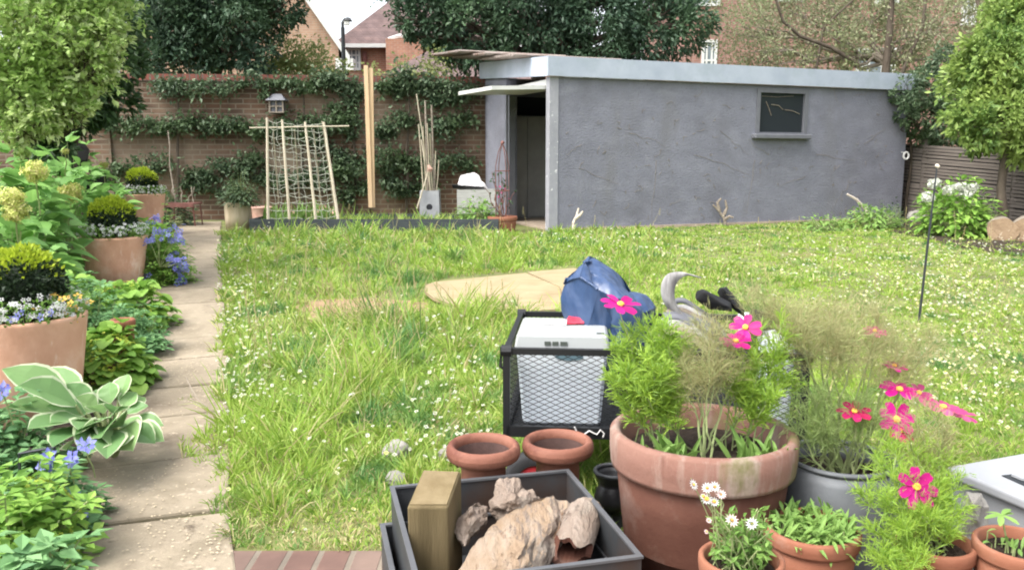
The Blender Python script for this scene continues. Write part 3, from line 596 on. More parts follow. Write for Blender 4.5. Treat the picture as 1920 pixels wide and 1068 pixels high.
# hip roofed house in the middle
Y2 = 33; h2 = thing('brick_house', 'orange brick house with brown hipped roof and white gutter beyond the street lamp', 'house', (P(760, 0, Y2)[0], Y2, .3))
x0, x1 = P(640, 0, Y2)[0], P(1060, 0, Y2)[0]; ze = P(0, 86, Y2)[2]; zr = P(0, -60, Y2 + 5)[2]
mb = MB(); box(mb, (x0, Y2, 0), (x1, Y2 + 9, ze)); mb.build('wall', M['house2'], h2)
mb = MB(); xa, xb = x0 + 3.3, x1 - 3.0; e = .35
v = [(x0 - e, Y2 - e, ze), (x1 + e, Y2 - e, ze), (x1 + e, Y2 + 9.3, ze), (x0 - e, Y2 + 9.3, ze), (xa, Y2 + 4.5, zr), (xb, Y2 + 4.5, zr)]
mb.add(v, [[0, 1, 5, 4], [2, 3, 4, 5]]); mb.add(v, [[1, 2, 5], [3, 0, 4]]); mb.add(v, [[3, 2, 1, 0]]); rf = mb.build('roof', M['tiles'], h2)
mb = MB(); box(mb, (x0 - .4, Y2 - .46, ze - .12), (x1 + .4, Y2 - .36, ze + .02)); tube(mb, [(P(728, 0, Y2)[0], Y2 - .5, ze - .12), (P(733, 0, Y2)[0], Y2 - .5, ze + .18), (P(750, 0, Y2)[0], Y2 - .5, ze + .28), (P(800, 0, Y2)[0], Y2 - .5, ze + .28)], .09, 6); mb.build('gutter', M['whitepaint'], rf)
mb = MB(); tube(mb, [(P(682, 0, Y2)[0], Y2 - .1, 0), (P(682, 0, Y2)[0], Y2 - .1, ze - .25)], .1, 8); mb.build('downpipe', M['rust'], h2)
mb = MB(); box(mb, (P(727, 0, Y2)[0], Y2 - .8, 0), (P(795, 0, Y2)[0], Y2 - .01, ze + .15)); mb.build('bay', M['house2'], h2)
add_window(h2, Y2, 652, 90, 676, 132, 3, 3)
# low tiled roof in front of it
Y3 = 26; h3 = thing('outbuilding', 'low outbuilding with plain brown tiled roof in front of the orange house', 'outbuilding', (P(790, 0, Y3)[0], Y3, .3))
x0, x1 = P(722, 0, Y3)[0], P(1000, 0, Y3)[0]; ze, zr = P(0, 150, Y3)[2], P(0, 92, Y3 + 3)[2]
mb = MB(); box(mb, (x0, Y3, 0), (x1, Y3 + 6, ze)); mb.build('wall', M['house2'], h3)
mb = MB(); v = [(x0 - .3, Y3 - .3, ze), (x1 + .3, Y3 - .3, ze), (x1 + .3, Y3 + 6.3, ze), (x0 - .3, Y3 + 6.3, ze), (x0 + 1.1, Y3 + 3, zr), (x1 - 1.1, Y3 + 3, zr)]
mb.add(v, [[0, 1, 5, 4], [2, 3, 4, 5]]); mb.add(v, [[1, 2, 5], [3, 0, 4]]); mb.add(v, [[3, 2, 1, 0]]); mb.build('roof', M['tiles'], h3)
h4, _ = gable_house('brick_house', 'red brick house with white windows behind the thin bare branched tree', 1290, 2250, 28, -40, -260, 1770, M['house3'], 9)
for q in ((1300, -60, 1352, 12), (1455, -60, 1510, 4), (1640, -60, 1690, 8), (1800, -40, 1835, 48), (1312, 75, 1345, 190), (1600, 90, 1680, 190)): add_window(h4, 28, *q)
# street lamp
YL = 22; lp = thing('street_lamp', 'dark street lamp with curved head in front of the houses', 'street lamp', (P(641, 0, YL)[0], YL, .3))
x = P(641, 0, YL)[0]; zt = P(0, 52, YL)[2]
mb = MB(); tube(mb, [(x, YL, 0), (x, YL, 1), (x, YL, zt)], [.075, .07, .05], 8); mb.build('pole', M['lampblack'], lp)
mb = MB(); tube(mb, [(x, YL, zt), (x - .0, YL, zt + .12), (x + .06, YL, zt + .2), (x + .16, YL, zt + .22)], .04, 6); mb.build('bracket', M['lampblack'], lp)
mb = MB(); v, f = hull([(x + .02, YL - .1, zt + .17), (x + .02, YL + .1, zt + .17), (x + .26, YL - .11, zt + .14), (x + .26, YL + .11, zt + .14), (x + .08, YL, zt + .27), (x + .2, YL, zt + .26)], 2, 0, 1, 0, 2); mb.add(v, f); mb.build('lamp_head', M['lampblack'], lp, smooth=True)
mb = MB(); box(mb, (x + .05, YL - .06, zt + .07), (x + .17, YL + .06, zt + .155)); mb.build('lens', M['whitepaint'], lp)

# ---------------------------------------------------------------- trees
def tree(name, label, base, lobes, n, L, W, mat, r0, clumps=50, cs=.16, cat='tree', group=None, limb_n=3, **kw):
    t = thing(name, label, cat, base, group)
    mb = MB(); b = np.array(base, float); hub = b + (0, 0, max(.3, min(q[2] for q in lobes) - b[2]))
    tube(mb, wob(b, hub, 5, .03), np.linspace(r0, r0 * .75, 5), 9); limbs(mb, hub, lobes, r0 * .55, limb_n); mb.build('trunk', M['bark'] if mat != 'olive' else M['twig'], t, smooth=True)
    mb = MB(); cloud(mb, lobes, n, L, W, clumps, cs, **kw); mb.build('crown', M[mat], t); return t
def gxy(x, y): return (x, y, float(gz(y)))
lo = [lobe(*q) for q in [(300, 15, 80, 16.8), (420, 20, 95, 17), (520, 5, 50, 17), (325, 105, 52, 16.6), (268, 80, 48, 16.8), (487, 92, 42, 16.6), (380, -90, 130, 17.4), (540, -65, 50, 17), (425, 92, 36, 16.8), (475, 45, 50, 17.4), (350, 60, 60, 17)]]
tree('evergreen_tree', 'dark evergreen tree rising behind the left half of the brick wall', (P(400, 0, 17.2)[0], 17.2, .35), lo, 34000, .11, .05, 'darkleaf', .16, 60, .12, sprig=160, group='dark evergreens behind the wall')
lo = [lobe(*q) for q in [(800, 10, 66, 17), (765, 35, 34, 16.6), (880, 40, 84, 17), (1000, 20, 95, 17.2), (1120, 40, 82, 17), (1225, 40, 78, 17.2), (1285, 45, 46, 17), (1000, -90, 150, 17.8), (1200, -70, 110, 17.8), (850, -80, 100, 17.4), (868, 108, 26, 16.6), (1060, 85, 40, 16.8), (1170, 88, 38, 16.8), (960, 88, 36, 16.8), (830, 70, 40, 16.8)]]
tree('evergreen_tree', 'broad dark evergreen tree spreading behind the garage roof', (P(1010, 0, 17.6)[0], 17.6, .35), lo, 56000, .11, .05, 'darkleaf', .2, 60, .12, sprig=200, group='dark evergreens behind the wall')
lo = [lobe(*q) for q in [(1390, 50, 75, 19), (1480, 20, 90, 19.5), (1560, 70, 60, 19), (1620, 30, 90, 19.5), (1700, 60, 70, 19), (1780, 40, 75, 19.5), (1430, 100, 40, 18.6), (1840, 90, 50, 19), (1700, 110, 40, 18.8), (1500, 105, 40, 18.8), (1600, 115, 35, 18.8), (1480, -80, 110, 20), (1660, -80, 120, 20), (1840, -30, 80, 20)]]
t = tree('thin_tree', 'thin olive brown tree with open crown in front of the red brick house', (P(1668, 0, 19)[0], 19, .35), lo, 34000, .08, .04, 'olive', .09, 130, .14, shell=.25, limb_n=6)
for pts, rr in (([(1600, 115), (1560, 90), (1500, 68), (1468, 40), (1452, -10)], (.05, .025)), ([(1660, 140), (1668, 60), (1675, -40)], (.09, .05)), ([(1690, 140), (1730, 50), (1740, -40)], (.05, .03)), ([(1850, 60), (1832, 0), (1870, -40)], (.05, .03)), ([(1530, 130), (1545, 50), (1600, 0)], (.03, .02))):
    mb = MB(); tube(mb, [P(x, y, 18.5) for x, y in pts], np.linspace(rr[0], rr[1], len(pts)), 6); mb.build('branch', M['bark'], t, smooth=True)
lo = [lobe(*q) for q in [(570, 122, 42, 18), (525, 108, 38, 18), (645, 138, 22, 18.3), (600, 148, 34, 17.6), (520, 140, 30, 17.6)]]
tree('light_shrub', 'pale green shrub showing above the wall below the sandy gable', (P(570, 0, 18)[0], 18, .35), lo, 5200, .08, .045, 'softgreen', .05, 30, .2, cat='shrub')
lo = [lobe(*q) for q in [(820, 125, 30, 16.5), (760, 140, 26, 16.5), (700, 140, 20, 16.5)]]
tree('light_shrub', 'wispy green shrub showing above the wall before the low tiled roof', (P(800, 0, 16.5)[0], 16.5, .35), lo, 800, .09, .045, 'softgreen', .04, 20, .25, cat='shrub')
# right: bright laurel and darker bush
lo = [lobe(*q) for q in [(1850, 160, 72, 12.4), (1905, 60, 62, 12.4), (1822, 215, 44, 12), (1880, 225, 52, 11.9), (1960, 160, 90, 12.4), (1940, 250, 42, 11.9), (1860, 100, 45, 12.2), (1812, 140, 36, 12.4), (1990, 20, 90, 12.6), (1920, 200, 60, 11.9), (1840, 240, 34, 11.8), (1890, 120, 60, 12.1), (1905, 265, 28, 11.8), (1915, 10, 60, 12.6), (1845, 262, 26, 12.2), (1925, 270, 40, 11.8)]]
tree('laurel_tree', 'bright glossy green laurel overhanging the slatted fence', gxy(P(1912, 0, 11.9)[0], 11.9), lo, 27000, .095, .044, 'laurel', .07, 75, .11, sprig=160)
lo = [lobe(*q) for q in [(1700, 165, 26, 14.8), (1690, 190, 20, 14.6), (1725, 175, 36, 15.2), (1738, 225, 40, 15.1), (1760, 165, 40, 15.4), (1700, 215, 20, 14.8), (1780, 240, 40, 15.2), (1745, 262, 18, 15), (1770, 120, 30, 15.4), (1790, 180, 40, 15.4)]]
tree('laurel_tree', 'small dark green bush tree between garage corner and bright laurel', gxy(P(1726, 0, 15.2)[0], 15.2), lo, 8200, .085, .04, 'wallleaf', .03, 36, .14)
# left: pale variegated shrub close by, darker laurel behind it
lo = [lobe(*q) for q in [(60, 60, 95, 7.6), (150, 40, 72, 7.8), (55, 150, 78, 7.6), (150, 125, 58, 7.6), (15, 205, 50, 7.5), (100, 190, 46, 7.5), (195, 70, 30, 7.6), (60, -60, 110, 7.9), (-50, 100, 110, 7.8), (160, -50, 80, 7.9), (75, 225, 32, 7.4), (125, 180, 44, 7.6), (190, 125, 26, 7.6), (212, 50, 18, 7.7), (165, 205, 16, 7.5), (205, 15, 22, 7.7), (215, 100, 12, 7.6), (30, 260, 30, 7.4)]]
tree('variegated_shrub', 'tall pale green variegated shrub at the top left above the hydrangeas', gxy(*P(20, 0, 8.0)[:2]), lo, 16500, .066, .035, 'palegreen', .03, 90, .10, cat='shrub', shell=.3, droop=.0, up=.6, sprig=900, limb_n=9)
lo = [lobe(*q) for q in [(200, 110, 60, 10.4), (160, 190, 45, 10.2), (215, 190, 35, 10.4), (110, 190, 60, 10.2), (210, 40, 55, 10.6), (60, 200, 60, 10.2), (100, 260, 45, 10), (150, 60, 60, 10.6)]]
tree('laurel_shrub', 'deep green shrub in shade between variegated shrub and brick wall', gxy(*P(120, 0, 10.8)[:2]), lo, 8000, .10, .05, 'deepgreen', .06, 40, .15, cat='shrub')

# ================================================================== espalier shrubs on the wall
def espalier(label, trunk_px, tiers, L=.085):
    b = WP(trunk_px[0], 395, .1); b[2] = .35
    t = thing('espalier_shrub', label, 'shrub', b, 'evergreen shrubs trained along the garden wall')
    mb = MB(); tube(mb, wob(b, WP(trunk_px[0] + 3, trunk_px[1], .08), 7, .02), np.linspace(.035, .015, 7), 6)
    for (x0, y0, x1, y1, th, n) in tiers: tube(mb, wob(WP(x0, y0, .07), WP(x1, y1, .07), 6, .02), .012, 5)
    mb.build('trunk', M['bark'], t)
    mb = MB()
    for (x0, y0, x1, y1, th, n) in tiers:
        a, b2 = WP(x0, y0, .12), WP(x1, y1, .12); r = th * ppm(14.8); ln = np.linalg.norm(b2 - a); n = int(n * 1.5); k = max(5, int(ln / .10))
        u = (np.arange(k) + rng.random(k)) / k; cc = a + (b2 - a) * u[:, None] + rng.normal(size=(k, 3)) * (r * .12, .06, r * .42); i = rng.integers(0, k, n); ks = rng.uniform(.45, 1.5, k)[i][:, None]
        pos = cc[i] + rng.normal(size=(n, 3)) * (.08, .06, .065) * ks; spr = rng.random(n) < .10; pos[spr] += np.stack([rng.normal(size=spr.sum()) * .06, np.zeros(spr.sum()), rng.uniform(0, .22, spr.sum())], 1); pos[:, :2] -= 0
        d = rdir(n) + np.array((WN[0] * .6, WN[1] * .6, .1)); sc = rng.uniform(.7, 1.3, n); leaves(mb, pos, d, rdir(n) + (0, -.3, .8), L * sc, L * .5 * sc, droop=.15)
    mb.build('foliage', M['wallleaf'], t)
espalier('espaliered evergreen shrub on the brick wall behind the path end, in long level tiers', (330, 160), [(225, 238, 445, 234, 15, 1300), (178, 218, 216, 236, 14, 200), (340, 345, 490, 292, 16, 900), (350, 166, 460, 160, 12, 480), (290, 150, 345, 160, 18, 350), (180, 325, 320, 315, 20, 560), (350, 352, 440, 356, 12, 250), (440, 318, 490, 330, 14, 220)])
espalier('espaliered evergreen shrub on the brick wall behind the bean netting', (566, 165), [(470, 162, 640, 158, 13, 950), (455, 242, 650, 234, 15, 1150), (490, 345, 610, 330, 20, 800), (560, 255, 640, 288, 15, 360), (600, 330, 670, 308, 18, 450), (600, 148, 680, 162, 12, 380)])
espalier('bushy shrub on the brick wall beside the two pine battens', (664, 150), [(656, 150, 660, 262, 18, 640), (625, 205, 655, 225, 16, 250), (620, 312, 688, 308, 20, 460), (635, 366, 690, 352, 18, 400)], .08)
espalier('espaliered shrub on the brick wall behind the bamboo canes', (762, 150), [(705, 156, 890, 166, 15, 1150), (705, 238, 880, 230, 17, 1050), (705, 305, 800, 300, 24, 760), (720, 352, 805, 340, 24, 700), (800, 308, 890, 300, 15, 480), (745, 178, 760, 138, 15, 260), (800, 182, 850, 188, 14, 280)])

# ================================================================== far garden: raised bed, netting, battens, canes, crates
bf0, bf1 = G(468, 437), G(1, 1); ybf = bf0[1]; zb = .35
xa, xb = P(468, 437, ybf)[0], P(935, 430, ybf + .15)[0]; zt = float(P(470, 411, ybf)[2])
bed = thing('raised_bed', 'long low raised bed of dark stained boards before the brick wall', 'raised bed', (xa, ybf, .35))
yb1 = ybf + 1.15
for q in (((xa, ybf, .3), (xb, ybf + .035, zt)), ((xa, yb1, .3), (xb, yb1 + .035, zt)), ((xa, ybf + .036, .3), (xa + .035, yb1 - .001, zt)), ((xb - .035, ybf + .036, .3), (xb, yb1 - .001, zt))):
    mb = MB(); box(mb, *q); mb.build('board', M['bed'], bed)
mb = MB(); n = 40; gx, gy = np.meshgrid(np.linspace(xa + .036, xb - .036, n), np.linspace(ybf + .036, yb1 - .001, 14)); v = np.stack([gx, gy, np.full_like(gx, zt - .06) + rng.normal(size=gx.shape) * .012], -1).reshape(-1, 3)
i = (np.arange(13)[:, None] * n + np.arange(n - 1)).ravel(); mb.add(v, np.stack([i, i + 1, i + n + 1, i + n], 1)); mb.build('soil', M['soil'], bed)
def grassy(mb, cx, cy, sx, sy, n, h, wd, z=None, lean=.35, box_=False):
    x = cx + (rng.uniform(-1, 1, n) * sx if box_ else rng.normal(size=n) * sx); y = cy + (rng.uniform(-1, 1, n) * sy if box_ else rng.normal(size=n) * sy)
    pos = np.stack([x, y, gz(y) if z is None else np.full(n, z)], 1); d = rdir(n) * lean + (0, 0, 1)
    ribbons(mb, pos, d, rdir(n) + (0, -1, 0), h * rng.uniform(.5, 1.3, n), wd, [.7, 1, .6, .05], (-1, 1), 0, rng.uniform(.1, .6, n))
mb = MB(); grassy(mb, (xa + xb) / 2 + .2, ybf + .6, 1.2, .4, 380, .2, .012, zt - .06, .6, True); grassy(mb, xa + 1.0, ybf + .55, .7, .4, 200, .14, .012, zt - .06, .6, True); tag(mb.build('bed_weeds', M['grass']), 'weedy grass growing inside the dark raised bed', 'weeds', kind='stuff')
# bean netting frame
fr = thing('netting_frame', 'bamboo cane frame hung with white netting standing in raised bed', 'plant frame', P(560, 400, ybf + .45))
yf, yr, yc = ybf + .10, ybf + 1.0, ybf + .5
fc = [((503, 413), (500.6, 221)), ((543, 413), (529, 225)), ((592, 411), (572, 229)), ((634, 411), (607, 229))]; rc = [((523, 383), (512, 243)), ((562, 380), (552, 243)), ((604, 400), (588, 243)), ((628, 395), (604, 228))]
def cane(pts, r=.012, mat='bamboo', par=None, nm='cane'):
    mb = MB(); p = wob(pts[0], pts[1], 8, .0015); tube(mb, p, np.linspace(r, r * .75, 8), 6); return mb.build(nm, M[mat], par)
for a, b in fc: cane((P(*a, yf), P(*b, yc)), .024, par=fr)
for a, b in rc: cane((P(*a, yr), P(*b, yc)), .014, par=fr)
mb = MB(); tube(mb, wob(P(468, 240, yc - .03), P(655, 236.5, yc - .03), 8, .002), .012, 6); mb.build('crossbar', M['bamboo'], fr)
mb = MB()
for side, cs_, yy in ((0, fc, yf), (1, rc, yr)):
    for k in range(14 if side == 0 else 8):
        t = (k / 13.7 if side == 0 else k / 8.2) + .03; pr = [np.array(P(*a, yy)) * (1 - t) + np.array(P(*b, yc)) * t for a, b in cs_]; pl = []
        for j in range(3):
            for u in np.linspace(0, 1, 6)[:-1] if j < 2 else np.linspace(0, 1, 6): q = pr[j] * (1 - u) + pr[j + 1] * u; q = q + (0, 0, -.05 * u * (1 - u) * 2 * rng.uniform(.2, 1.6) + rng.normal() * .008); pl.append(q)
        tube(mb, pl, .0046, 4)
    for j in range(3 if side == 0 else 0):
        for u in (.33, .66):
            pl = []
            for t in np.linspace(.02, .98, 16): A = [np.array(P(*cs_[j + e][0], yy)) * (1 - t) + np.array(P(*cs_[j + e][1], yc)) * t for e in (0, 1)]; pl.append(A[0] * (1 - u) + A[1] * u + rng.normal(size=3) * .012)
            tube(mb, pl, .0036, 4)
mb.build('netting', M['netting'], fr)
mb = MB(); 
for k in range(5): c = P(515 + k * 24, 385, ybf + .5); grassy(mb, c[0], c[1], .08, .08, 40, .35, .03, zt - .05, .4)
tag(mb.build('bean_plant', M['weed'], loc=P(560, 395, ybf + .5)), 'young green bean plants climbing inside the netting frame', 'plants', kind='stuff')
# pink clay and dark pots inside/behind
def pot(name, label, c, r, h, mat, rim=.0, rimh=.1, taper=.72, soil=True, group=None, rimmat=None, wall=.028, cat='pot', soilz=.1, rimround=True, dz=0, n=56):
    x, y, z = c; o = thing(name, label, cat, c, group); r0 = r * taper; rb = r - rim
    if rim:
        zr = h - rimh
        mb = MB(); lathe(mb, [(0.001, 0), (r0, 0), (r0 + (rb - r0) * .25, zr * .25), (r0 + (rb - r0) * .5, zr * .5), (r0 + (rb - r0) * .75, zr * .75), (rb, zr + .002), (rb - wall, zr + .002), (rb - wall, h * .2), (.001, h * .2)], n, jit=.003); mb.build('body', M[mat], o, local=True, smooth=True)
        mb = MB(); e = min(.012, rim * .6, rimh * .3); lathe(mb, [(rb - wall + .003, zr + .004), (rb + rim * .8, zr), (r - e * .3, zr + e), (r, zr + rimh * .4), (r, h - e), (r - e, h), (r - wall * .8 - e * .2, h), (r - wall - e * .4, h - e), (rb - wall + .002, zr + .006)], n, jit=.003); mb.build('rim', M[rimmat or mat], o, local=True, smooth=True)
    else:
        mb = MB(); lathe(mb, [(0.001, 0), (r0, 0), (r0 + (rb - r0) * .5, h * .5), (rb * .985, h * .93), (r, h - .018), (r, h - .006), (r - .008, h), (r - wall, h), (r - wall - .005, h - .02), (r0 + (rb - r0) * .5 - wall, h * .5), (.001, h * .2)], n); mb.build('body', M[mat], o, local=True, smooth=True)
    if soil:
        mb = MB(); q = h - soilz; rr = r0 + (rb - r0) * q / h - wall - .001; disc(mb, rr, (0, 0, q), 32, .012); mb.build('soil', M['soil'], o, local=True)
    return o
c = P(583, 392, ybf + .8); c[2] = zt - .06
mb = MB()
for k in range(16): p = c + rng.normal(size=3) * (.14, .08, .02) + (0, 0, .08); v, f = hull([tuple(p + rdir(1)[0] * rng.uniform(.05, .12)) for _ in range(10)], 0); mb.add(v, f)
tag(mb.build('clay_rubble', M['ceram'], loc=c), 'heap of pinkish clay shards behind the white netting', 'rubble')
c = P(492, 402, ybf + 1.5); c[2] = .35; pot('brown_pot', 'squat brown clay pot behind the left end of the raised bed', c, .17, .30, 'ceram', taper=.85)
# two pine battens
for k, (x0, x1, y0) in enumerate([(686, 695, 123), (695.5, 699.5, 128)]):
    a, b = P(x1, 389, ybf + .75 + .03 * k), P(x0, y0, ybf + .75 + .03 * k); mb = MB(); bar(mb, a, b, .062, .04, (0, 1, 0)); tag(mb.build('pine_batten', M['batten'], loc=a), ['tall pale pine batten, left and taller of the crossing pair in the bed', 'tall pale pine batten, right one of the crossing pair in the bed'][k], 'batten', 'pine battens standing in the bed')
# cane pot
c = P(807, 391, 13.35); c[2] = .35
cp = thing('cement_pot', 'square grey cement pot with a round hole holding bamboo canes', 'pot', c)
h = float(P(807, 357, 13.35)[2]) - .35; mb = MB(); q0, q1 = .165, .15
def sq(q, z): return [(-q, -q, z), (q, -q, z), (q, q, z), (-q, q, z)]
for s in ([(-q0, -q0), (q0, -q0)], [(q0, -q0), (q0, q0)], [(q0, q0), (-q0, q0)], [(-q0, q0), (-q0, -q0)]):
    a, b = np.array(s[0]), np.array(s[1]); ia, ib = a * .82, b * .82; k2 = q1 / q0
    hexa(mb, [(*a, 0), (*b, 0), (*ib, 0), (*ia, 0), (*(a * k2), h), (*(b * k2), h), (*(ib * k2), h), (*(ia * k2), h)])
box(mb, (-.13, -.13, .01), (.13, .13, .04)); mb.build('body', M['cement'], cp, local=True)
mb = MB(); a = np.linspace(0, 2 * np.pi, 17)[:-1]; v = [(.0, -q0 * .955, h * .55)] + [(.05 * math.cos(t), -q0 * .957, h * .55 + .05 * math.sin(t)) for t in a]; mb.add(v, [(0, 1 + j, 1 + (j + 1) % 16) for j in range(16)]); mb.build('drain_hole', M['dark'], cp, local=True)
tops = [(781, 176), (797, 189), (809, 197), (785, 233), (793, 237), (801, 231), (817, 283), (823, 300), (790, 262), (806, 250)]
for k, (x, y) in enumerate(tops):
    b0 = c + (rng.uniform(-.08, .08), rng.uniform(-.08, .08), .06); o = cane((b0, P(x, y, 13.35 + rng.uniform(-.2, .3))), .013 if k not in (1, 2) else .02, 'bamboo' if k not in (1, 2) else 'twig', nm='bamboo_cane')
    tag(o, ['tallest thin bamboo cane leaning left out of the grey cement pot', 'thick grey cane reaching high in the middle of the cement pot', 'thick grey cane at the right of the tall ones in the cement pot', 'pale bamboo cane leaning left at middle height in the cement pot'][k] if k < 4 else 'pale bamboo cane of middle or low height standing in the grey cement pot', 'cane', 'canes in the cement pot')
o = cane((P(782, 391, 13.1), P(804, 318, 13.2)), .014, nm='bamboo_cane'); tag(o, 'short bamboo stick leaning on the outside of the cement pot', 'cane', 'canes in the cement pot')
mb = MB(); p = P(806, 317, 13.1); v, f = hull([tuple(p + rdir(1)[0] * (.05, .02, .07)) for _ in range(14)], 2, .01, 20); mb.add(v, f); tag(mb.build('cloth_rag', M['ceram'], loc=p), 'small pinkish rag tied on the canes above the cement pot', 'rag')
# crate with white bag
c0, c1 = P(857, 388, 13.2), P(930, 354, 13.2); cr = thing('slatted_crate', 'weathered grey crate under the white bag beside the garage door', 'crate', ((c0[0] + c1[0]) / 2, 13.2, .35))
mb = MB(); zt2 = c1[2]
for k in range(2): zA = .36 + k * (zt2 - .36) / 2; box(mb, (c0[0], 13.2, zA), (c1[0], 13.225, zA + (zt2 - .36) / 2 - .015)); box(mb, (c0[0], 13.675, zA), (c1[0], 13.70, zA + (zt2 - .36) / 2 - .015)); box(mb, (c0[0], 13.226, zA), (c0[0] + .025, 13.674, zA + (zt2 - .36) / 2 - .015)); box(mb, (c1[0] - .025, 13.226, zA), (c1[0], 13.674, zA + (zt2 - .36) / 2 - .015))
mb.build('slats', M['crate'], cr); mb = MB(); box(mb, (c0[0] + .03, 13.23, .37), (c1[0] - .03, 13.67, zt2 - .03)); mb.build('lid', M['crate'], cr)
mb = MB(); a = P(850, 350, 13.3); b = P(908, 354, 13.3); hexa(mb, [(a[0], 13.25, zt2 + .005), (b[0], 13.25, zt2 + .003), (b[0], 13.65, zt2 + .003), (a[0], 13.65, zt2 + .005), (a[0] - .02, 13.22, zt2 + .06), (b[0], 13.25, zt2 + .03), (b[0], 13.65, zt2 + .03), (a[0] - .02, 13.68, zt2 + .06)]); tag(mb.build('plant_tray', M['blackcloth'], loc=a), 'shallow black tray lying on the grey crate under the white bag', 'tray')
pts = [tuple(P(x, y, Yq)) for x, y, Yq in [(858, 345, 13.3), (866, 329, 13.4), (873, 333, 13.35), (889, 323, 13.45), (898, 330, 13.4), (907, 342, 13.35), (914, 353, 13.35), (862, 352, 13.3), (880, 353, 13.28), (900, 354, 13.28), (866, 350, 13.62), (905, 350, 13.62), (888, 330, 13.6)]]
v, f = hull(pts, 3, .03, 5, 3); tag(MB().add(v, f).build('plastic_bag', M['whitebag'], loc=pts[7]), 'crumpled white plastic bag lying on the grey crate', 'bag')
def blossoms(mb, ctr, nrm, size, k=5, wid=.8, m=0, fold=.1):
    ctr = np.asarray(ctr, float); n = len(ctr); nrm = unit(nrm); s = unit(np.cross(nrm, rdir(n))); u = np.cross(nrm, s); size = np.broadcast_to(size, (n,))
    for j in range(k):
        a = 2 * math.pi * j / k; d = s * math.cos(a) + u * math.sin(a); leaves(mb, ctr + d * .12 * size[:, None], d + nrm * .12, nrm, size * .5, size * .5 * wid, fold, 0, m)
RND = [.2, .75, 1, .9, .3]; HRT = [.35, .95, 1, .75, .4, .03]; PAL = [.15, .7, 1, 1, .5]
def leafclump(name, label, c, r, h, n, L, W, mat, cat='plant', group=None, extra=None, ws=None, stems=True, flat=1.0, dens=.75, droop=.35, upn=1.0, face=.3):
    c = np.array(c, float); t = thing(name, label, cat, c, group)
    d = rdir(n); d[:, 2] = np.abs(d[:, 2]); rr = rng.uniform(.45, 1.2, n) if ws is PAL else rng.uniform(dens, 1.05, n)
    lump = 1 + (.28 if ws is PAL else .16) * np.sin(d[:, 0] * 6 + c[0] * 9) * np.cos(d[:, 1] * 5 + c[1] * 7)
    pos = c + d * (rr * lump)[:, None] * (r, r, h); dd = d * (1, 1, .35) + rdir(n) * .5; nr = d * face + (0, 0, upn) + rdir(n) * .35; sc = rng.uniform(.65, 1.25, n)
    mb = MB()
    if ws is PAL: blossoms(mb, pos, nr, L * 1.7 * sc, 5, .62, 0, .2)
    elif ws: ribbons(mb, pos, dd, nr, L * sc, W * sc, ws, (-1, 0, 1), .15, droop)
    else: leaves(mb, pos, dd, nr, L * sc, W * sc, .12, droop)
    mb.build('foliage', M[mat], t)
    if stems:
        k = min(n, 90); i = rng.integers(0, n, k); mb = MB()
        for j in i: tube(mb, wob(c + (pos[j] - c) * (.15, .15, 0), pos[j], 4, .01), [.005, .0045, .004, .003], 4)
        mb.build('stem', M['stem'], t)
    return t, pos, d
c = G(890, 418); leafclump('green_herb', 'bright green leafy clump at the right end of the raised bed', (P(893, 0, ybf + .45)[0], ybf + .45, zt - .07), .30, .36, 520, .11, .035, 'tinyleaf', group=None, dens=.4)
# planter with shrub at the path's end
c = G(447, 431); po = pot('stone_planter', 'pale round planter standing where the path meets the raised bed', c, .195, float(P(447, 379, c[1])[2] - c[2]), 'timberpot', taper=.92, wall=.03)
q = P(450, 350, c[1]); t, _, _ = leafclump('potted_shrub', 'small bushy green shrub in the pale planter at path end', (q[0], c[1], P(447, 384, c[1])[2]), .27, .44, 900, .085, .035, 'wallleaf', 'shrub', dens=.35)
# potted rose with wire obelisk in front of the garage
c = G(942, 434); hp = float(P(942, 405, c[1])[2] - c[2]); pot('terracotta_pot', 'squat terracotta pot with wire obelisk by the garage corner', c, .225, hp, 'terrasmall', rim=.012, rimh=.06, taper=.82, soilz=.04)
ob = thing('wire_obelisk', 'thin rusty wire obelisk standing in the squat pot by the garage', 'plant support', (c[0], c[1], c[2] + hp - .05)); mb = MB(); zt3 = float(P(943, 268, c[1])[2])
for k in range(4):
    a = k * math.pi / 2 + .5; e = np.array((math.cos(a), math.sin(a), 0)) * .11; b0 = np.array((c[0], c[1], c[2] + hp - .04)); tp = np.array((c[0], c[1], zt3))
    tube(mb, [b0 + e, b0 + e + (0, 0, (zt3 - b0[2]) * .7), b0 + e * .6 + (0, 0, (zt3 - b0[2]) * .88), tp], .006, 5)
mb.build('wire', M['rust'], ob); mb = MB(); a = np.linspace(0, 2 * np.pi, 21)
for zz in (.35, .62): tube(mb, np.stack([c[0] + .112 * np.cos(a), c[1] + .112 * np.sin(a), np.full(21, c[2] + hp + zz * (zt3 - c[2] - hp))], 1), .006, 4)
mb.build('ring', M['rust'], ob); mb = MB(); v, f = hull([tuple(np.array((c[0], c[1], zt3)) + rdir(1)[0] * .03) for _ in range(16)], 1); mb.add(v, f); mb.build('finial', M['rust'], ob)
ro = thing('bare_rose', 'spindly bare rose with pink buds in the squat pot', 'plant', (c[0], c[1], c[2] + hp - .05)); mb = MB(); fl = MB()
for k in range(7):
    e = np.array((c[0], c[1], c[2] + hp - .05)); tipp = e + (rng.normal() * .12, rng.normal() * .1, rng.uniform(.4, .85)); p = wob(e, tipp, 6, .02); tube(mb, p, np.linspace(.009, .004, 6), 5)
    for j in range(9): q = p[rng.integers(2, 6)]; leaves(fl, [q + rdir(1)[0] * .03], rdir(1), rdir(1), .06, .035)
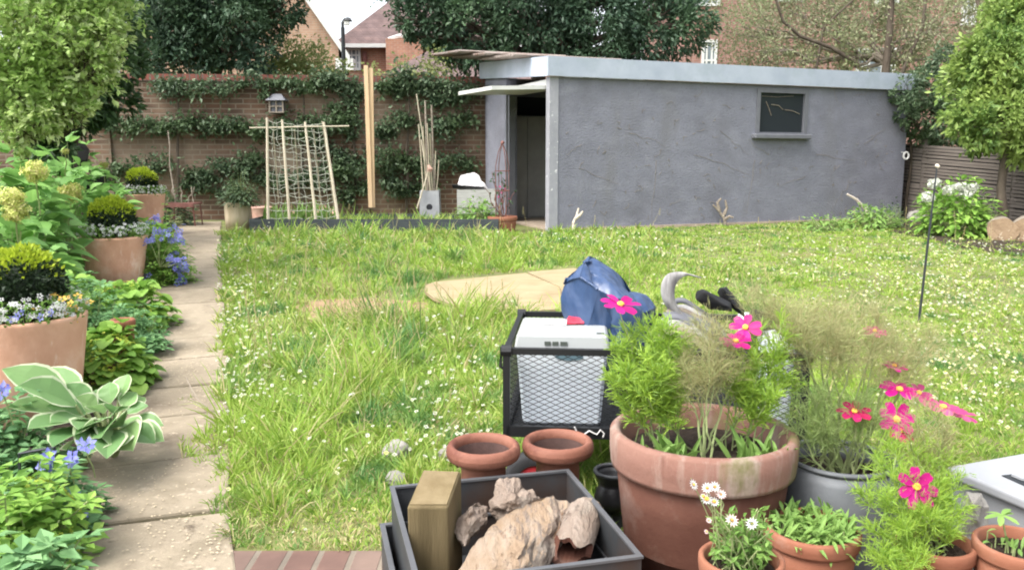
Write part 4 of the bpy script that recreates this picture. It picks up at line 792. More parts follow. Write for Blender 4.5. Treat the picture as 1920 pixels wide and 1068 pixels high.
mb.build('stem', M['rust'], ro); fl.build('leaf', M['deepgreen'], ro); fl = MB(); leaves(fl, np.array((c[0], c[1], c[2] + hp + .35)) + rng.uniform(-1, 1, (9, 3)) * (.1, .08, .14), rdir(9), rdir(9), .04, .03); fl.build('bud', M['pinkfl'], ro)
# house shaped lantern on the wall
c = WP(521, 212, .14); ln = thing('house_lantern', 'small grey house shaped bird feeder hung on the brick wall', 'bird feeder', c); hz_ = float(WP(521, 189, .14)[2] - c[2]); mb = MB()
box(mb, (-.13, -.10, 0), (.13, .10, .02)); [box(mb, (x - .012, y - .012, .021), (x + .012, y + .012, hz_)) for x in (-.115, -.0, .115) for y in (-.085, .085)]; box(mb, (-.125, -.095, .10), (.125, -.088, .12)); mb.build('frame', M['twig'], ln, local=True)
mb = MB(); box(mb, (-.10, -.06, .021), (.10, .07, hz_ - .01)); mb.build('glass', M['frame'], ln, local=True)
mb = MB(); hr = float(WP(521, 176, .14)[2] - c[2]); v = [(-.17, -.14, hz_), (.17, -.14, hz_), (.17, .13, hz_), (-.17, .13, hz_), (-.07, 0, hr), (.07, 0, hr)]; mb.add(v, [[0, 1, 5, 4], [2, 3, 4, 5], [3, 2, 1, 0]]); mb.add(v, [[1, 2, 5], [3, 0, 4]]); mb.build('roof', M['frame'], ln, local=True)
# rusty folded stand, sticks, black bin at the left end of the wall
c = P(346, 410, 13.3); st = thing('rusty_plant_stand', 'low rusty slatted plant stand at the far end of the path', 'plant stand', (c[0], c[1], .35)); zt4 = float(P(346, 380, 13.3)[2] - .35)
mb = MB(); [box(mb, (-.24, -.2 + k * .08, zt4 - .02), (.24, -.15 + k * .08, zt4)) for k in range(5)]; box(mb, (-.23, -.21, zt4 - .06), (.23, -.202, zt4 - .021)); mb.build('top', M['rust'], st, local=True)
for x in (-.21, .21):
    for y in (-.17, .14): mb = MB(); tube(mb, [(x * 1.1, y, 0), (x, y, zt4 - .021)], .011, 5); mb.build('leg', M['rust'], st, local=True)
mb = MB(); [tube(mb, wob((x0, .05, zt4 + .005), (x1, .1, zt4 + .25), 4, .01), .008, 5) for x0, x1 in ((-.15, -.2), (-.05, -.08), (.06, .15), (.14, .1))]; tag(mb.build('dry_sticks', M['twig'], loc=(c[0], c[1], .35), local=True), 'few dry sticks poking up from the rusty plant stand', 'sticks')
mb = MB(); tube(mb, wob(P(326, 400, 13.6), P(315, 245, 13.9), 6, .02), np.linspace(.014, .008, 6), 5); tag(mb.build('garden_stake', M['twig'], loc=P(326, 400, 13.6)), 'thin grey stick leaning on the brick wall at path end', 'stick')
pts = [P(x, y, Yq) for x, y, Yq in [(108, 272, 11), (125, 264, 11), (160, 270, 11), (168, 282, 11), (165, 300, 11), (108, 300, 11), (112, 330, 11.05), (160, 330, 11.05), (115, 270, 11.5), (160, 274, 11.5), (112, 330, 11.5), (160, 330, 11.5)]]
mb = MB(); v, f = hull([tuple(p) for p in pts], 2, .01, 5); mb.add(v, f); p0 = pts[6]; tube(mb, [p0 + (.25, .2, 0), (p0[0] + .2, p0[1] + .25, .3)], .25, 12); tag(mb.build('compost_bin', M['blackcloth'], loc=(p0[0], p0[1], .3)), 'black covered bin in the shaded corner behind the hydrangeas', 'bin')

# ================================================================== right end: hydrangea, stones, logs, stake
c = G(1788, 445); c[1] += .3; t, pos, d = leafclump('white_hydrangea', 'bright green hydrangea with white flower heads before the slatted fence', (P(1790, 400, c[1])[0], c[1], .40), .55, .72, 1100, .10, .065, 'alch', 'shrub', ws=[.25, .85, 1, .7, .1], dens=.5)
for (x, y) in [(1752, 343), (1740, 369), (1800, 350), (1778, 356), (1822, 352), (1812, 362)]:
    q = P(x, y, c[1] - .35); mb = MB(); n = 80; dd = rdir(n); leaves(mb, q + dd * .055 * (1.3, 1, .8), rdir(n), dd, .045, .045); mb.build('flower_head', M['whitebloom'], t)
leafclump('blue_green_conifer', 'small blue green upright conifer beside the white hydrangea', (P(1846, 440, 11.9)[0], 11.9, .35), .17, .58, 900, .05, .012, 'darkleaf', 'conifer', dens=.2)
leafclump('leafy_shrub', 'low green shrub sprouting at the foot of garage wall near its right end', tuple(G(1630, 428)), .45, .34, 500, .10, .05, 'weed', 'shrub', dens=.5)
leafclump('leafy_shrub', 'green weed clump at the foot of garage wall under the window', tuple(G(1545, 432)), .34, .24, 260, .09, .04, 'weed', 'shrub', dens=.5)
leafclump('leafy_shrub', 'dark straggly plant between garage corner and white hydrangea', tuple(G(1668, 424)), .25, .40, 300, .07, .035, 'wallleaf', 'shrub', dens=.5)
for k, (x, y, r, lab) in enumerate([(1718, 415, .17, 'largest grey stone in the bed beside the garage corner'), (1700, 405, .1, 'small grey stone behind the largest one by the garage corner'), (1753, 428, .09, 'small round stone under the white hydrangea')]):
    q = G(x, y); v, f = hull([tuple(q + rdir(1)[0] * (r, r * .8, r * .75) + (0, 0, r * .5)) for _ in range(26)], 2, .015, 8, k); tag(MB().add(v, f).build('stone', M['stone'], loc=q), lab, 'stone', 'stones in the fence bed')
def log(name, label, a, b, r, bark='barkpale', cut='logcut', parent=None, n=28, group=None):
    a, b = np.array(a, float), np.array(b, float); d = unit(b - a); s = unit(np.cross(d, (0, 0, 1))); u = np.cross(s, d); th = np.linspace(0, 2 * np.pi, n, endpoint=False)
    rr = r * (1 + .06 * np.sin(2 * th + a[0] * 9) + .04 * np.sin(5 * th + 1)); mb = MB(); k = 8; v = []
    for i in range(k): c = a + (b - a) * i / (k - 1); v += [c + (rr[j] + rng.normal() * r * .015) * (math.cos(th[j]) * s + math.sin(th[j]) * u) for j in range(n)]
    i = np.arange(k - 1)[:, None] * n; j = np.arange(n)[None]; j2 = (j + 1) % n
    mb.add(v, np.stack([i + j, i + j2, i + n + j2, i + n + j], -1).reshape(-1, 4), 0)
    for e, ring in ((0, v[:n]), (1, v[-n:])):
        c = (a, b)[e]; f = np.stack([np.arange(n), (np.arange(n) + 1) % n, np.full(n, n)], 1); mb.add(list(ring) + [c], f[:, ::-1] if e == 0 else f, 1)
    return tag(mb.build(name, [M[bark], M[cut]], loc=a, smooth=False), label, 'log', group)
q = P(1880, 437, 11.0); q[2] = float(gz(11)) + .13; log('cut_log', 'left one of two short cut logs lying by the fence at right', q, q + (.25, .5, 0), .18, 'twig', group='cut logs by the fence')
q = P(1924, 445, 10.9); q[2] = float(gz(11)) + .12; log('cut_log', 'right one of two short cut logs lying by the fence, at photo edge', q, q + (.3, .5, 0), .19, 'twig', group='cut logs by the fence')
sp = thing('plant_stake', 'tall thin dark metal stake standing leaning in the right lawn', 'stake', G(1722, 606)); b0 = G(1722, 606); tp = P(1757, 312, b0[1] + .1)
mb = MB(); tube(mb, [b0 - (0, 0, .05), b0 * .5 + tp * .5, tp], [.010, .009, .006], 6); mb.build('rod', M['lampblack'], sp); mb = MB(); v, f = hull([tuple(tp + rdir(1)[0] * .018) for _ in range(16)], 1); mb.add(v, f); mb.build('finial', M['paletwig'], sp)

# plywood on the lawn
def board(label, px, lift, grp):
    p = [PZ(x, y, float(gz(G(x, y)[1])) + lift) for x, y in px]; c = np.mean(p, 0); bm = bmesh.new(); vs = [bm.verts.new(Vector(q - c)) for q in p]; bm.faces.new(vs); bmesh.ops.recalc_face_normals(bm, faces=bm.faces)
    me = bpy.data.meshes.new('plywood_sheet'); bm.to_mesh(me); bm.free(); me.materials.append(M['ply']); o = bpy.data.objects.new('plywood_sheet', me); COL.objects.link(o); o.location = c; m = o.modifiers.new('thick', 'SOLIDIFY'); m.thickness = .03; m.offset = 0
    return tag(o, label, 'board', grp)
board('pale plywood sheet with rounded end lying flat on the lawn', [(796, 543), (800, 536), (815, 531), (985, 514), (1049, 541), (1060, 582), (990, 585), (850, 574), (812, 560), (798, 549)], .045, 'plywood on the lawn')
board('second plywood sheet on the lawn, mostly hidden behind the blue bag', [(990, 512.5), (1075, 505), (1150, 520), (1150, 575), (1064, 575), (1049, 540)], .05, 'plywood on the lawn')

# ================================================================== left border
def border_pot(label, px, py, wpx, dia, plab, flab):
    z = dia * F / wpx; r = ray(px, py); c = np.array((r[0] * z, r[1] * z, 0)); rimz = H + r[2] * z; c[2] = float(gz(c[1])); h = rimz - c[2]
    pot('terracotta_pot', label, c, dia / 2, h, 'terra', taper=.74, wall=.035, soilz=.05, group='large terracotta pots along the border')
    R = dia * .33; t = thing('box_ball', plab, 'topiary', (c[0], c[1], rimz - .05), 'clipped box balls in the border pots')
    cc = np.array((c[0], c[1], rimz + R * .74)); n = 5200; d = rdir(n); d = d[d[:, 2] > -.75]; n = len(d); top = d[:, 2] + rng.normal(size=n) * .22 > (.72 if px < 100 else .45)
    pos = cc + d * R * rng.uniform(.72, 1.0, n)[:, None] * (1 + .06 * np.sin(d[:, :1] * 9))
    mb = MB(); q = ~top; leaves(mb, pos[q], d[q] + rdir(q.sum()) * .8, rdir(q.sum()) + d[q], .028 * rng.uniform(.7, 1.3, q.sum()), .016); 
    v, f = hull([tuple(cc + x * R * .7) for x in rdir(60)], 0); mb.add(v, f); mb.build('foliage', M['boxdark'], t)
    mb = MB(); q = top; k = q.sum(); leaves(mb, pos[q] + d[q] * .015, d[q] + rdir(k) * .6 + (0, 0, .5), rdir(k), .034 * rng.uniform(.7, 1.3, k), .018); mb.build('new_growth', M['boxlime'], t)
    mb = MB(); tube(mb, [(c[0], c[1], rimz - .06), tuple(cc)], .02, 6); mb.build('stem', M['bark'], t)
    u = thing('bedding_flowers', flab, 'flowers', (c[0], c[1], rimz - .05), 'white bedding flowers round the box balls')
    n = 1500; a = rng.uniform(0, 2 * np.pi, n); rr = dia * rng.uniform(.28, .52, n); zz = rng.uniform(-.03, .10, n) * (1.15 - (rr / dia - .25)); pos = np.stack([c[0] + rr * np.cos(a), c[1] + rr * np.sin(a), rimz + zz], 1)
    out = np.stack([np.cos(a), np.sin(a), np.full(n, .8)], 1); mb = MB(); leaves(mb, pos, out + rdir(n) * .7, rdir(n) + (0, 0, 1), .035, .014); mb.build('foliage', M['tinyleaf'], u)
    n = 330; a = rng.uniform(0, 2 * np.pi, n); rr = dia * rng.uniform(.34, .53, n); pos = np.stack([c[0] + rr * np.cos(a), c[1] + rr * np.sin(a), rimz + .01 + rng.uniform(.0, .11, n) * (1.2 - (rr / dia - .25))], 1)
    mb = MB(); blossoms(mb, pos, np.stack([np.cos(a) * .8, np.sin(a) * .8 - .3, np.full(n, .7)], 1) + rdir(n) * .3, .026 * rng.uniform(.8, 1.2, n)); mb.build('blossom', M['whitefl'], u)
    return c, rimz
cA, zA = border_pot('nearest of the large terracotta pots, cut by the left photo edge', 47, 590, 211, .6, 'round box ball with lime tips in the nearest large terracotta pot', 'white flowers ringing the box ball in the nearest large terracotta pot')
cB, zB = border_pot('large terracotta pot in the middle of the row of three', 212, 442, 120, .6, 'round box ball with lime tips in the middle large terracotta pot', 'white flowers ringing the box ball in the middle large terracotta pot')
cC, zC = border_pot('farthest of the large terracotta pots, close to the brick wall', 267, 363, 80, .6, 'round box ball with lime tips in the farthest large terracotta pot', 'white flowers ringing the box ball in the farthest large terracotta pot')
def few(name, label, ctr, sp, n, size, mat, up_):
    t = thing(name, label, 'flowers', ctr); st = MB()
    for q in np.array(ctr) + (0, 0, .05) + rng.normal(size=(n, 3)) * sp:
        mb = MB(); blossoms(mb, [q], rdir(1) * .5 + up_, size); mb.build('blossom', M[mat], t); tube(st, wob(np.array(ctr) - (0, 0, .02), q, 4, .004), .0018, 4)
    st.build('stem', M['stem'], t)
few('yellow_flowers', 'few orange yellow flowers at the right side of the nearest large pot', (cA[0] + .20, cA[1] - .05, zA), (.06, .05, .05), 18, .042, 'yellowfl', (0, -.4, .8))
few('lobelia', 'few blue flowers spilling over the rim of the nearest large pot', (cA[0] + .12, cA[1] - .22, zA - .02), (.08, .03, .02), 7, .042, 'blue', (0, -1, .5))
def mound(name, label, px, py, Y, r, h, n, L, W, mat, ws, fl=None, fln=0, flsize=.02, group=None, cat='plant', z=None, flh=1.05, flk=5, **kw):
    q = P(px, py, Y); c = (q[0], Y, float(gz(Y)) if z is None else z)
    t, pos, d = leafclump(name, label, c, r, h, n, L, W, mat, cat, group, ws=ws, **kw)
    if fl:
        dd = rdir(fln); dd[:, 2] = np.abs(dd[:, 2]); k = max(4, fln // 14); cc = rdir(k); cc[:, 2] = np.abs(cc[:, 2]); i = rng.integers(0, k, fln); dd = unit(cc[i] + rng.normal(size=(fln, 3)) * .12)
        mb = MB(); blossoms(mb, np.array(c) + dd * (r, r, h) * flh, dd + rdir(fln) * .4 + (0, 0, .4), flsize, flk); mb.build('blossom', M[fl], t)
    return t
G1 = 'hydrangeas in the left border'
hy = [(20, 400, 7.0, .55, 1.24, 360, 'large leaved hydrangea with yellow green heads behind the nearest box ball'), (125, 380, 9.3, .72, 1.1, 420, 'large leaved hydrangea between the variegated shrub and the middle pot'), (-5, 440, 5.7, .42, .95, 240, 'large leaved hydrangea at the left photo edge with two big lime heads'), (95, 330, 11.2, .85, 1.2, 380, 'farthest large leaved hydrangea, in the shade near the black bin')]
HD = {0: [(65, 322, 20)], 1: [(133, 362, 19), (122, 284, 6)], 2: [(22, 372, 22), (30, 398, 20)], 3: [(195, 310, 7), (97, 256, 7)]}
for k, (px, py, Y, r, h, n, lab) in enumerate(hy):
    t = mound('hydrangea', lab, px, py, Y, r, h * 1.08, int(n * 1.35), .19, .145, 'hydra', HRT, group=G1, cat='shrub', dens=.55, droop=.3, face=.5)
    for (x, y, rp) in HD[k]:
        q = P(x, y, Y - r * .8); R = rp * ppm(Y - r * .8); dd = rdir(260); mb = MB(); blossoms(mb, q + dd * R * rng.uniform(.45, 1.08, 260)[:, None] * (1, 1, .85) * (1 + .22 * np.sin(dd[:, :1] * 7 + dd[:, 2:] * 5)), dd + rdir(260) * .6, R * .5, 4, .9); mb.build('flower_head', M['hydrabloom'], t)
        mb = MB(); tube(mb, wob((q[0] - .1, q[1] + .2, q[2] - .35), q, 4, .01), .006, 5); mb.build('stem', M['stem'], t)
# lime and blue edging plants
A_ = 'lime green edging plants along the path'; B_ = 'blue geraniums in the left border'
mound('lady_mantle', 'lime flowering edging plant beside the path, under the middle pot', 243, 560, 6.3, .30, .36, 420, .085, .09, 'alch', RND, 'alchfl', 420, .018, A_)
mound('lady_mantle', 'lime flowering edging plant beside the path, right of the nearest pot', 200, 640, 4.85, .23, .36, 460, .08, .085, 'alch', RND, 'alchfl', 380, .016, A_)
mound('lady_mantle', 'lime green leafy plant between nearest and middle pots, away from path', 75, 500, 6.4, .45, .50, 480, .09, .09, 'alch', RND, 'alchfl', 260, .016, A_)
mound('lady_mantle', 'lime green plant in front of the farthest large pot', 255, 420, 9.8, .40, .40, 420, .085, .085, 'alch', RND, 'alchfl', 240, .018, A_)
mound('lady_mantle', 'lime flowering plant at bottom left below the hosta', 45, 935, 2.75, .19, .30, 230, .07, .08, 'alch', PAL, 'alchfl', 260, .016, A_)
mound('geranium', 'green geranium beside the path with a few leaves over the slabs', 240, 640, 5.6, .23, .28, 420, .06, .08, 'geran', PAL, group=B_)
mound('geranium', 'tall geranium with blue flower sprays beside the farthest part of the path', 306, 470, 8.0, .24, .52, 520, .06, .075, 'alch', PAL, 'blue', 120, .055, B_, flh=1.0)
mound('geranium', 'low geranium with blue flowers in the corner under the nearest pot and hosta', 0, 800, 3.5, .26, .36, 300, .065, .075, 'geran', PAL, 'blue', 7, .05, B_)
mound('geranium', 'dark leaved geranium at bottom left photo corner with blue flowers', 85, 900, 3.0, .18, .22, 300, .06, .07, 'geran', PAL, 'blue', 6, .045, B_)
mound('geranium', 'broad lobed green foliage plant at the very bottom left corner', 20, 1050, 2.35, .19, .22, 190, .085, .09, 'geran', PAL, group=B_)
mound('geranium', 'green foliage spreading behind the nearest pot towards the path', 165, 590, 5.7, .28, .46, 420, .06, .08, 'geran', PAL, group=B_)
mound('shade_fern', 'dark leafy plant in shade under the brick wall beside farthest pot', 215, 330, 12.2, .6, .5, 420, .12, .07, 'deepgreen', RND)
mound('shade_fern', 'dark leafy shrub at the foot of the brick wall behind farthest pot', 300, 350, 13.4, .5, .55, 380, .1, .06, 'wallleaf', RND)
# the three blue sprays seen at the path edge
t = thing('delphinium', 'blue flower spikes leaning out over the path edge by the middle pot', 'flowers', P(335, 500, 7.7)); mb = MB(); st_ = MB()
for (x, y, rp) in [(328, 432, 15), (333, 448, 13), (300, 436, 12), (334, 485, 12), (330, 494, 12), (345, 497, 9), (280, 450, 8), (288, 408, 8)]:
    q = P(x, y, 7.7); n = 9; p = q + rng.normal(size=(n, 3)) * rp * ppm(7.7) * .55; blossoms(mb, p, rdir(n) + (.2, -.8, .5), .045); tube(st_, wob(P(300, 500, 7.8), q, 4, .01), .004, 4)
mb.build('blossom', M['blue'], t); st_.build('stem', M['stem'], t)
# small terracotta pots half buried in leaves
c = P(232, 640, 5.0); c = np.array((c[0], 5.0, float(gz(5)))); pot('small_pot', 'small terracotta pot half hidden in lime leaves beside the nearest large pot', c, .075, float(P(228, 598, 5.0)[2]) - c[2], 'terrasmall', rim=.010, rimh=.04)
c = P(160, 690, 4.75); c = np.array((c[0], 4.75, float(gz(4.75)))); v = MB()
bk = thing('rusty_basket', 'rusty dark wire basket between the nearest large pot and the path', 'basket', c); a = np.linspace(0, 2 * np.pi, 25)
for z in (.03, .10, .17): mb = MB(); tube(mb, np.stack([c[0] + .16 * np.cos(a), c[1] + .12 * np.sin(a), np.full(25, c[2] + z)], 1), .009, 5); mb.build('hoop', M['rust'], bk)
for k in range(12): tube(v, [(c[0] + .16 * math.cos(k * .5236), c[1] + .12 * math.sin(k * .5236), c[2] + z) for z in (0, .18)], .006, 4)
v.build('wire', M['rust'], bk)
# hosta
c = G(150, 800); c = np.array((P(150, 0, 3.75)[0], 3.75, float(gz(3.75)))); ho = thing('hosta', 'hosta with broad green leaves edged in cream, overhanging the path', 'plant', c)
mb = MB(); st_ = MB(); HW_ = [.12, .62, .93, 1, .86, .55, .02]
tips = [(10, 690, -.1), (75, 690, .2), (120, 720, 0), (60, 740, -.15), (240, 700, .15), (205, 715, .1), (300, 795, .0), (275, 760, .05), (285, 825, -.15), (220, 760, -.25), (205, 780, -.3), (215, 835, -.4), (130, 835, -.45), (150, 800, -.4), (100, 790, -.35), (40, 720, -.3), (180, 730, .1), (255, 735, .1), (260, 800, -.1), (170, 760, -.2), (90, 760, -.2), (20, 760, -.3), (140, 745, -.05), (190, 815, -.4), (160, 845, -.5), (105, 830, -.5), (60, 800, -.45), (245, 838, -.35), (300, 822, -.1), (200, 850, -.5), (270, 745, .15), (230, 795, -.2)]
for (x, y, dy) in tips:
    tip = P(x, y, 3.75 + dy); cen = np.array((c[0], c[1], c[2] + .12)); v = tip - cen; a = cen + v * .42 + (0, 0, .05); L = np.linalg.norm(tip - a) * 1.12
    ribbons(mb, [a], [tip - a + np.array((0, 0, .10 * L))], [(rng.normal() * .3, -.55, 1)], L, min(.17, max(.11, L * .62)) * rng.uniform(.9, 1.1), HW_, (-1, -.85, -.4, 0, .4, .85, 1), .16, .14, .02, m=[1, 0, 0, 0, 0, 1])
    tube(st_, wob(cen * (.9) + np.array(a) * .1 - (0, 0, .1), a, 4, .006), .007, 5)
mb.build('leaf', [M['hostag'], M['hostaw']], ho); st_.build('stem', M['stem'], ho)
# low wire hoop, blue blooms by it
hp_ = [P(37, 895, 3.0), P(36, 850, 3.0), P(75, 843, 2.98), P(102, 838, 2.96), P(103, 880, 2.96)]; mb = MB(); tube(mb, hp_, .006, 5); tag(mb.build('wire_support', M['lampblack'], loc=hp_[0]), 'low dark wire plant support between hosta and bottom left foliage', 'plant support')
t = thing('blue_blooms', 'loose blue flowers below the hosta leaves', 'flowers', P(90, 880, 2.9)); mb = MB(); st_ = MB()
for (x, y) in [(160, 832), (84, 860), (124, 864), (3, 730), (80, 870)]: q = P(x, y, 2.95); blossoms(mb, q + rng.normal(size=(3, 3)) * .012, rdir(3) * .5 + (0, -1, .4), .05); tube(st_, wob(q - (0, -.05, .15), q, 4, .005), .003, 4)
mb.build('blossom', M['blue'], t); st_.build('stem', M['stem'], t)

# ================================================================== lawn (grass, clover and daisies: nobody could count them)
def pip(poly, x, y):
    r = np.zeros(len(x), bool); j = len(poly) - 1
    for i in range(len(poly)):
        xi, yi = poly[i]; xj, yj = poly[j]; c = ((yi > y) != (yj > y)) & (x < (xj - xi) * (y - yi) / (yj - yi + 1e-12) + xi); r ^= c; j = i
    return r
def nz(x, y, s, k=0):
    return (np.sin(x * s + 1.3 * k) * np.cos(y * s * 1.13 + .7 * k) + .6 * np.sin(x * s * 2.3 + y * s * 1.7 + k) + .4 * np.cos(y * s * 3.9 - x * s * 2.1 + 2 * k)) / 2
bl, br = np.array((C0[0], C0[1])), C0 + GU * GL
ply = np.array([PZ(x, y, float(gz(G(x, y)[1])))[:2] for x, y in [(790, 543), (830, 522), (1075, 500), (1150, 520), (1150, 575), (985, 588), (850, 574), (800, 558)]])
def inlawn(x, y):
    s = (x - R0[0]) * PD[0] + (y - R0[1]) * PD[1]; o = (x - R0[0]) * PN[0] + (y - R0[1]) * PN[1]
    ok = (o < .035 + .08 * nz(x, y, 5) + .05 * nz(x, y, 17, 2) + .16 * np.exp(-((s - G(400, 840)[1] * 1.06 + 2.9) / .25) ** 2)) & (y > PATIO_Y + .02 + .04 * nz(x, y, 9))
    gy = (x - C0[0]) * GV[0] + (y - C0[1]) * GV[1]; gx = (x - C0[0]) * GU[0] + (y - C0[1]) * GU[1]
    ok &= ~((gy > -.03) & (gx > -.05)) & ~((y > ybf - .02) & (gx <= -.05)) & (x < 10.0)
    return ok & ~(pip(bare * .93 + bare.mean(0) * .07, x + .08 * nz(x, y, 11), y + .08 * nz(x, y, 9, 3)) & (rng.random(len(x)) < .86)) & ~pip(ply, x, y)
tall_c = [(*G(700, 625)[:2], .5, .34), (*G(620, 690)[:2], .5, .28), (*G(760, 650)[:2], .5, .30), (*G(600, 790)[:2], .35, .27), (*G(500, 830)[:2], .3, .16), (*G(900, 606)[:2], .55, .3), (*G(560, 890)[:2], .25, .18), (*G(470, 960)[:2], .22, .13), (*G(900, 480)[:2], 1.2, .2), (*G(620, 460)[:2], 1.2, .18), (*G(750, 480)[:2], 1.0, .18), (*G(800, 770)[:2], .4, .16), (*G(440, 850)[:2], .2, .12), (*G(520, 960)[:2], .25, .12), (*G(1250, 510)[:2], 1.0, .12), (*G(1620, 440)[:2], .8, .14), (*G(1850, 640)[:2], .5, .16), (*G(880, 450)[:2], .8, .2), (*G(560, 446)[:2], .6, .26), (*G(680, 446)[:2], .6, .30), (*G(800, 446)[:2], .5, .28), (*G(500, 446)[:2], .35, .24), (*G(940, 470)[:2], .5, .26), (*G(480, 800)[:2], .25, .24), (*G(660, 740)[:2], .3, .30), (*G(540, 850)[:2], .3, .28), (*G(720, 700)[:2], .3, .32)]
def hgt(x, y):
    h = .115 + .05 * np.clip(nz(x, y, 1.7), -1, 1) + .02 * nz(x, y, 5, 2)
    for cx, cy, s, a in tall_c: h = np.maximum(h, a * np.exp(-((x - cx) ** 2 + (y - cy) ** 2) / (s * s)))
    dry = np.exp(-((x - G(640, 1000)[0]) ** 2 + (y - G(640, 1000)[1]) ** 2) / .1); h *= 1 - .6 * dry
    right = np.clip((x - 1.4) / 1.2, 0, 1); return np.clip(h * (1 - .6 * right), .03, .45)
mb = MB(); mbd = MB()
for (y0, y1, den, wd) in [(2.86, 3.8, 9500, .005), (3.8, 5, 6500, .006), (5, 7, 3800, .007), (7, 9.5, 2100, .009), (9.5, 12.6, 1300, .012), (12.6, 15.4, 900, .014)]:
    x0, x1 = -.62 * y1 * 1.0 - .8, .68 * y1 + .8; n = int(den * (y1 - y0) * (x1 - x0)); x = rng.uniform(x0, x1, n); y = rng.uniform(y0, y1, n)
    nt_ = max(8, n // 34); ti = rng.integers(0, nt_, n); tx, ty = rng.uniform(x0, x1, nt_), rng.uniform(y0, y1, nt_); ta = rng.uniform(0, 2 * np.pi, n); tr = rng.random(n) ** .7 * rng.uniform(.02, .075, nt_)[ti]
    intuft = rng.random(n) < .62; x = np.where(intuft, tx[ti] + tr * np.cos(ta), x); y = np.where(intuft, ty[ti] + tr * np.sin(ta), y); tl = rng.uniform(.6, 1.7, nt_)[ti]
    ok = inlawn(x, y); x, y, ta, intuft, tl = x[ok], y[ok], ta[ok], intuft[ok], tl[ok]; h = hgt(x, y) * np.where(intuft, tl, .8); tuft = np.clip(.75 + .5 * nz(x, y, 14, 1), .25, 1.3); keep = rng.random(len(x)) < .55 + .45 * np.clip(nz(x, y, 3.1, 4) + .7, 0, 1); x, y, h, tuft, ta, intuft = x[keep], y[keep], h[keep], tuft[keep], ta[keep], intuft[keep]
    n = len(x); ll = h * tuft * rng.uniform(.55, 1.35, n) * 1.25; ang = np.where(intuft, ta + rng.normal(size=n) * .5, 3 * nz(x, y, 2.2, 5) + rng.normal(size=n) * .9); lean = rng.uniform(.15, .9, n); d = np.stack([np.cos(ang) * lean, np.sin(ang) * lean, np.ones(n)], 1)
    pos = np.stack([x, y, gz(y) - .005], 1); dry = rng.random(n) < .085 + .5 * np.exp(-((x - G(620, 1010)[0]) ** 2 * 2 + (y - G(620, 1010)[1]) ** 2 * 14) / .4)
    for q, b in ((~dry, mb), (dry, mbd)): ribbons(b, pos[q], d[q], rdir(q.sum()) * .5 + (0, -1, .3), ll[q], wd * rng.uniform(.7, 1.3, q.sum()), [.8, 1, .7, .05], (-1, 1), 0, rng.uniform(.15, .75, q.sum()))
tag(mb.build('grass', M['grass']), 'uneven uncut green lawn grass', 'grass', kind='stuff'); tag(mbd.build('dry_grass', M['grassdry']), 'dry straw blades among the lawn grass', 'grass', kind='stuff')
# seeding grass stalks
mb = MB()
for _ in range(230):
    q = G(rng.uniform(470, 1000), rng.uniform(440, 720)) if _ < 120 else G(rng.normal() * 45 + 690, rng.uniform(560, 640)) if _ < 180 else G(rng.uniform(1100, 1900), rng.uniform(440, 600))
    if not inlawn(q[:1], q[1:2])[0]: continue
    h = rng.uniform(.25, .5); e = q + (rng.normal() * .08, rng.normal() * .05, h); p = wob(q, e, 5, .01); tube(mb, p, np.linspace(.0025, .0012, 5), 3); dd = rdir(10) * .3 + (0, 0, 1); leaves(mb, e - np.array((0, 0, 1)) * np.linspace(0, .09, 10)[:, None], dd, rdir(10), .022, .008)
tag(mb.build('grass_stalks', M['grassdry']), 'thin seeding grass stalks standing above the lawn', 'grass', kind='stuff')
mb = MB(); pats = [(430, 640, 50, 90, 800), (470, 740, 50, 80, 420), (440, 560, 40, 40, 260), (430, 480, 50, 40, 320), (500, 500, 70, 30, 200), (520, 640, 60, 50, 240), (850, 740, 70, 60, 420), (800, 830, 70, 60, 200), (870, 850, 40, 40, 120), (1750, 520, 130, 50, 2300), (1850, 600, 110, 70, 1700), (1600, 500, 150, 50, 1300), (1850, 480, 90, 30, 900), (1350, 480, 200, 40, 1000), (1180, 460, 90, 18, 450), (1840, 720, 90, 60, 800), (560, 900, 90, 60, 70), (600, 760, 120, 60, 120), (900, 690, 60, 50, 180), (1700, 640, 100, 60, 700), (560, 460, 90, 15, 160)]
fx, fy = [], []
for (px, py, sx, sy, n) in pats:
    for _ in range(int(n * .21)):
        a, b = px + rng.normal() * sx, py + rng.normal() * sy
        if b < 425 or b > 1060: continue
        q = G(a, b); fx.append(q[0]); fy.append(q[1])
fx, fy = np.array(fx), np.array(fy); ok = inlawn(fx, fy); fx, fy = fx[ok], fy[ok]; n = len(fx)
pos = np.stack([fx, fy, gz(fy) + hgt(fx, fy) * rng.uniform(.55, 1.0, n) + .02], 1); sz = np.clip(.015 + .0006 * fy, .015, .023) * rng.uniform(.6, 1.3, n); yl = rng.random(n) < np.where(fx > 1.6, .5, .12)
blossoms(mb, pos[~yl], rdir((~yl).sum()) * .5 + (0, -.4, 1), sz[~yl], 4, 1.3); mb2 = MB(); blossoms(mb2, pos[yl], rdir(yl.sum()) * .5 + (0, -.4, 1), sz[yl], 4, 1.3); tag(mb2.build('yellow_clover', M['lowfl']), 'countless small pale yellow flowers over the right lawn', 'wildflowers', kind='stuff'); tag(mb.build('clover_flowers', M['clover']), 'countless small white clover and daisy flowers over the lawn', 'wildflowers', kind='stuff')
mb = MB(); n = 2200; s = rng.uniform(-1, 3.4, n); o = rng.uniform(0, PW, n) ; keep = rng.random(n) < np.clip(.4 + nz(s * 1.0, o, 3), .05, 1); s, o = s[keep], o[keep]; q = R0 + PD * s[:, None] + PN * o[:, None]; n = len(q)
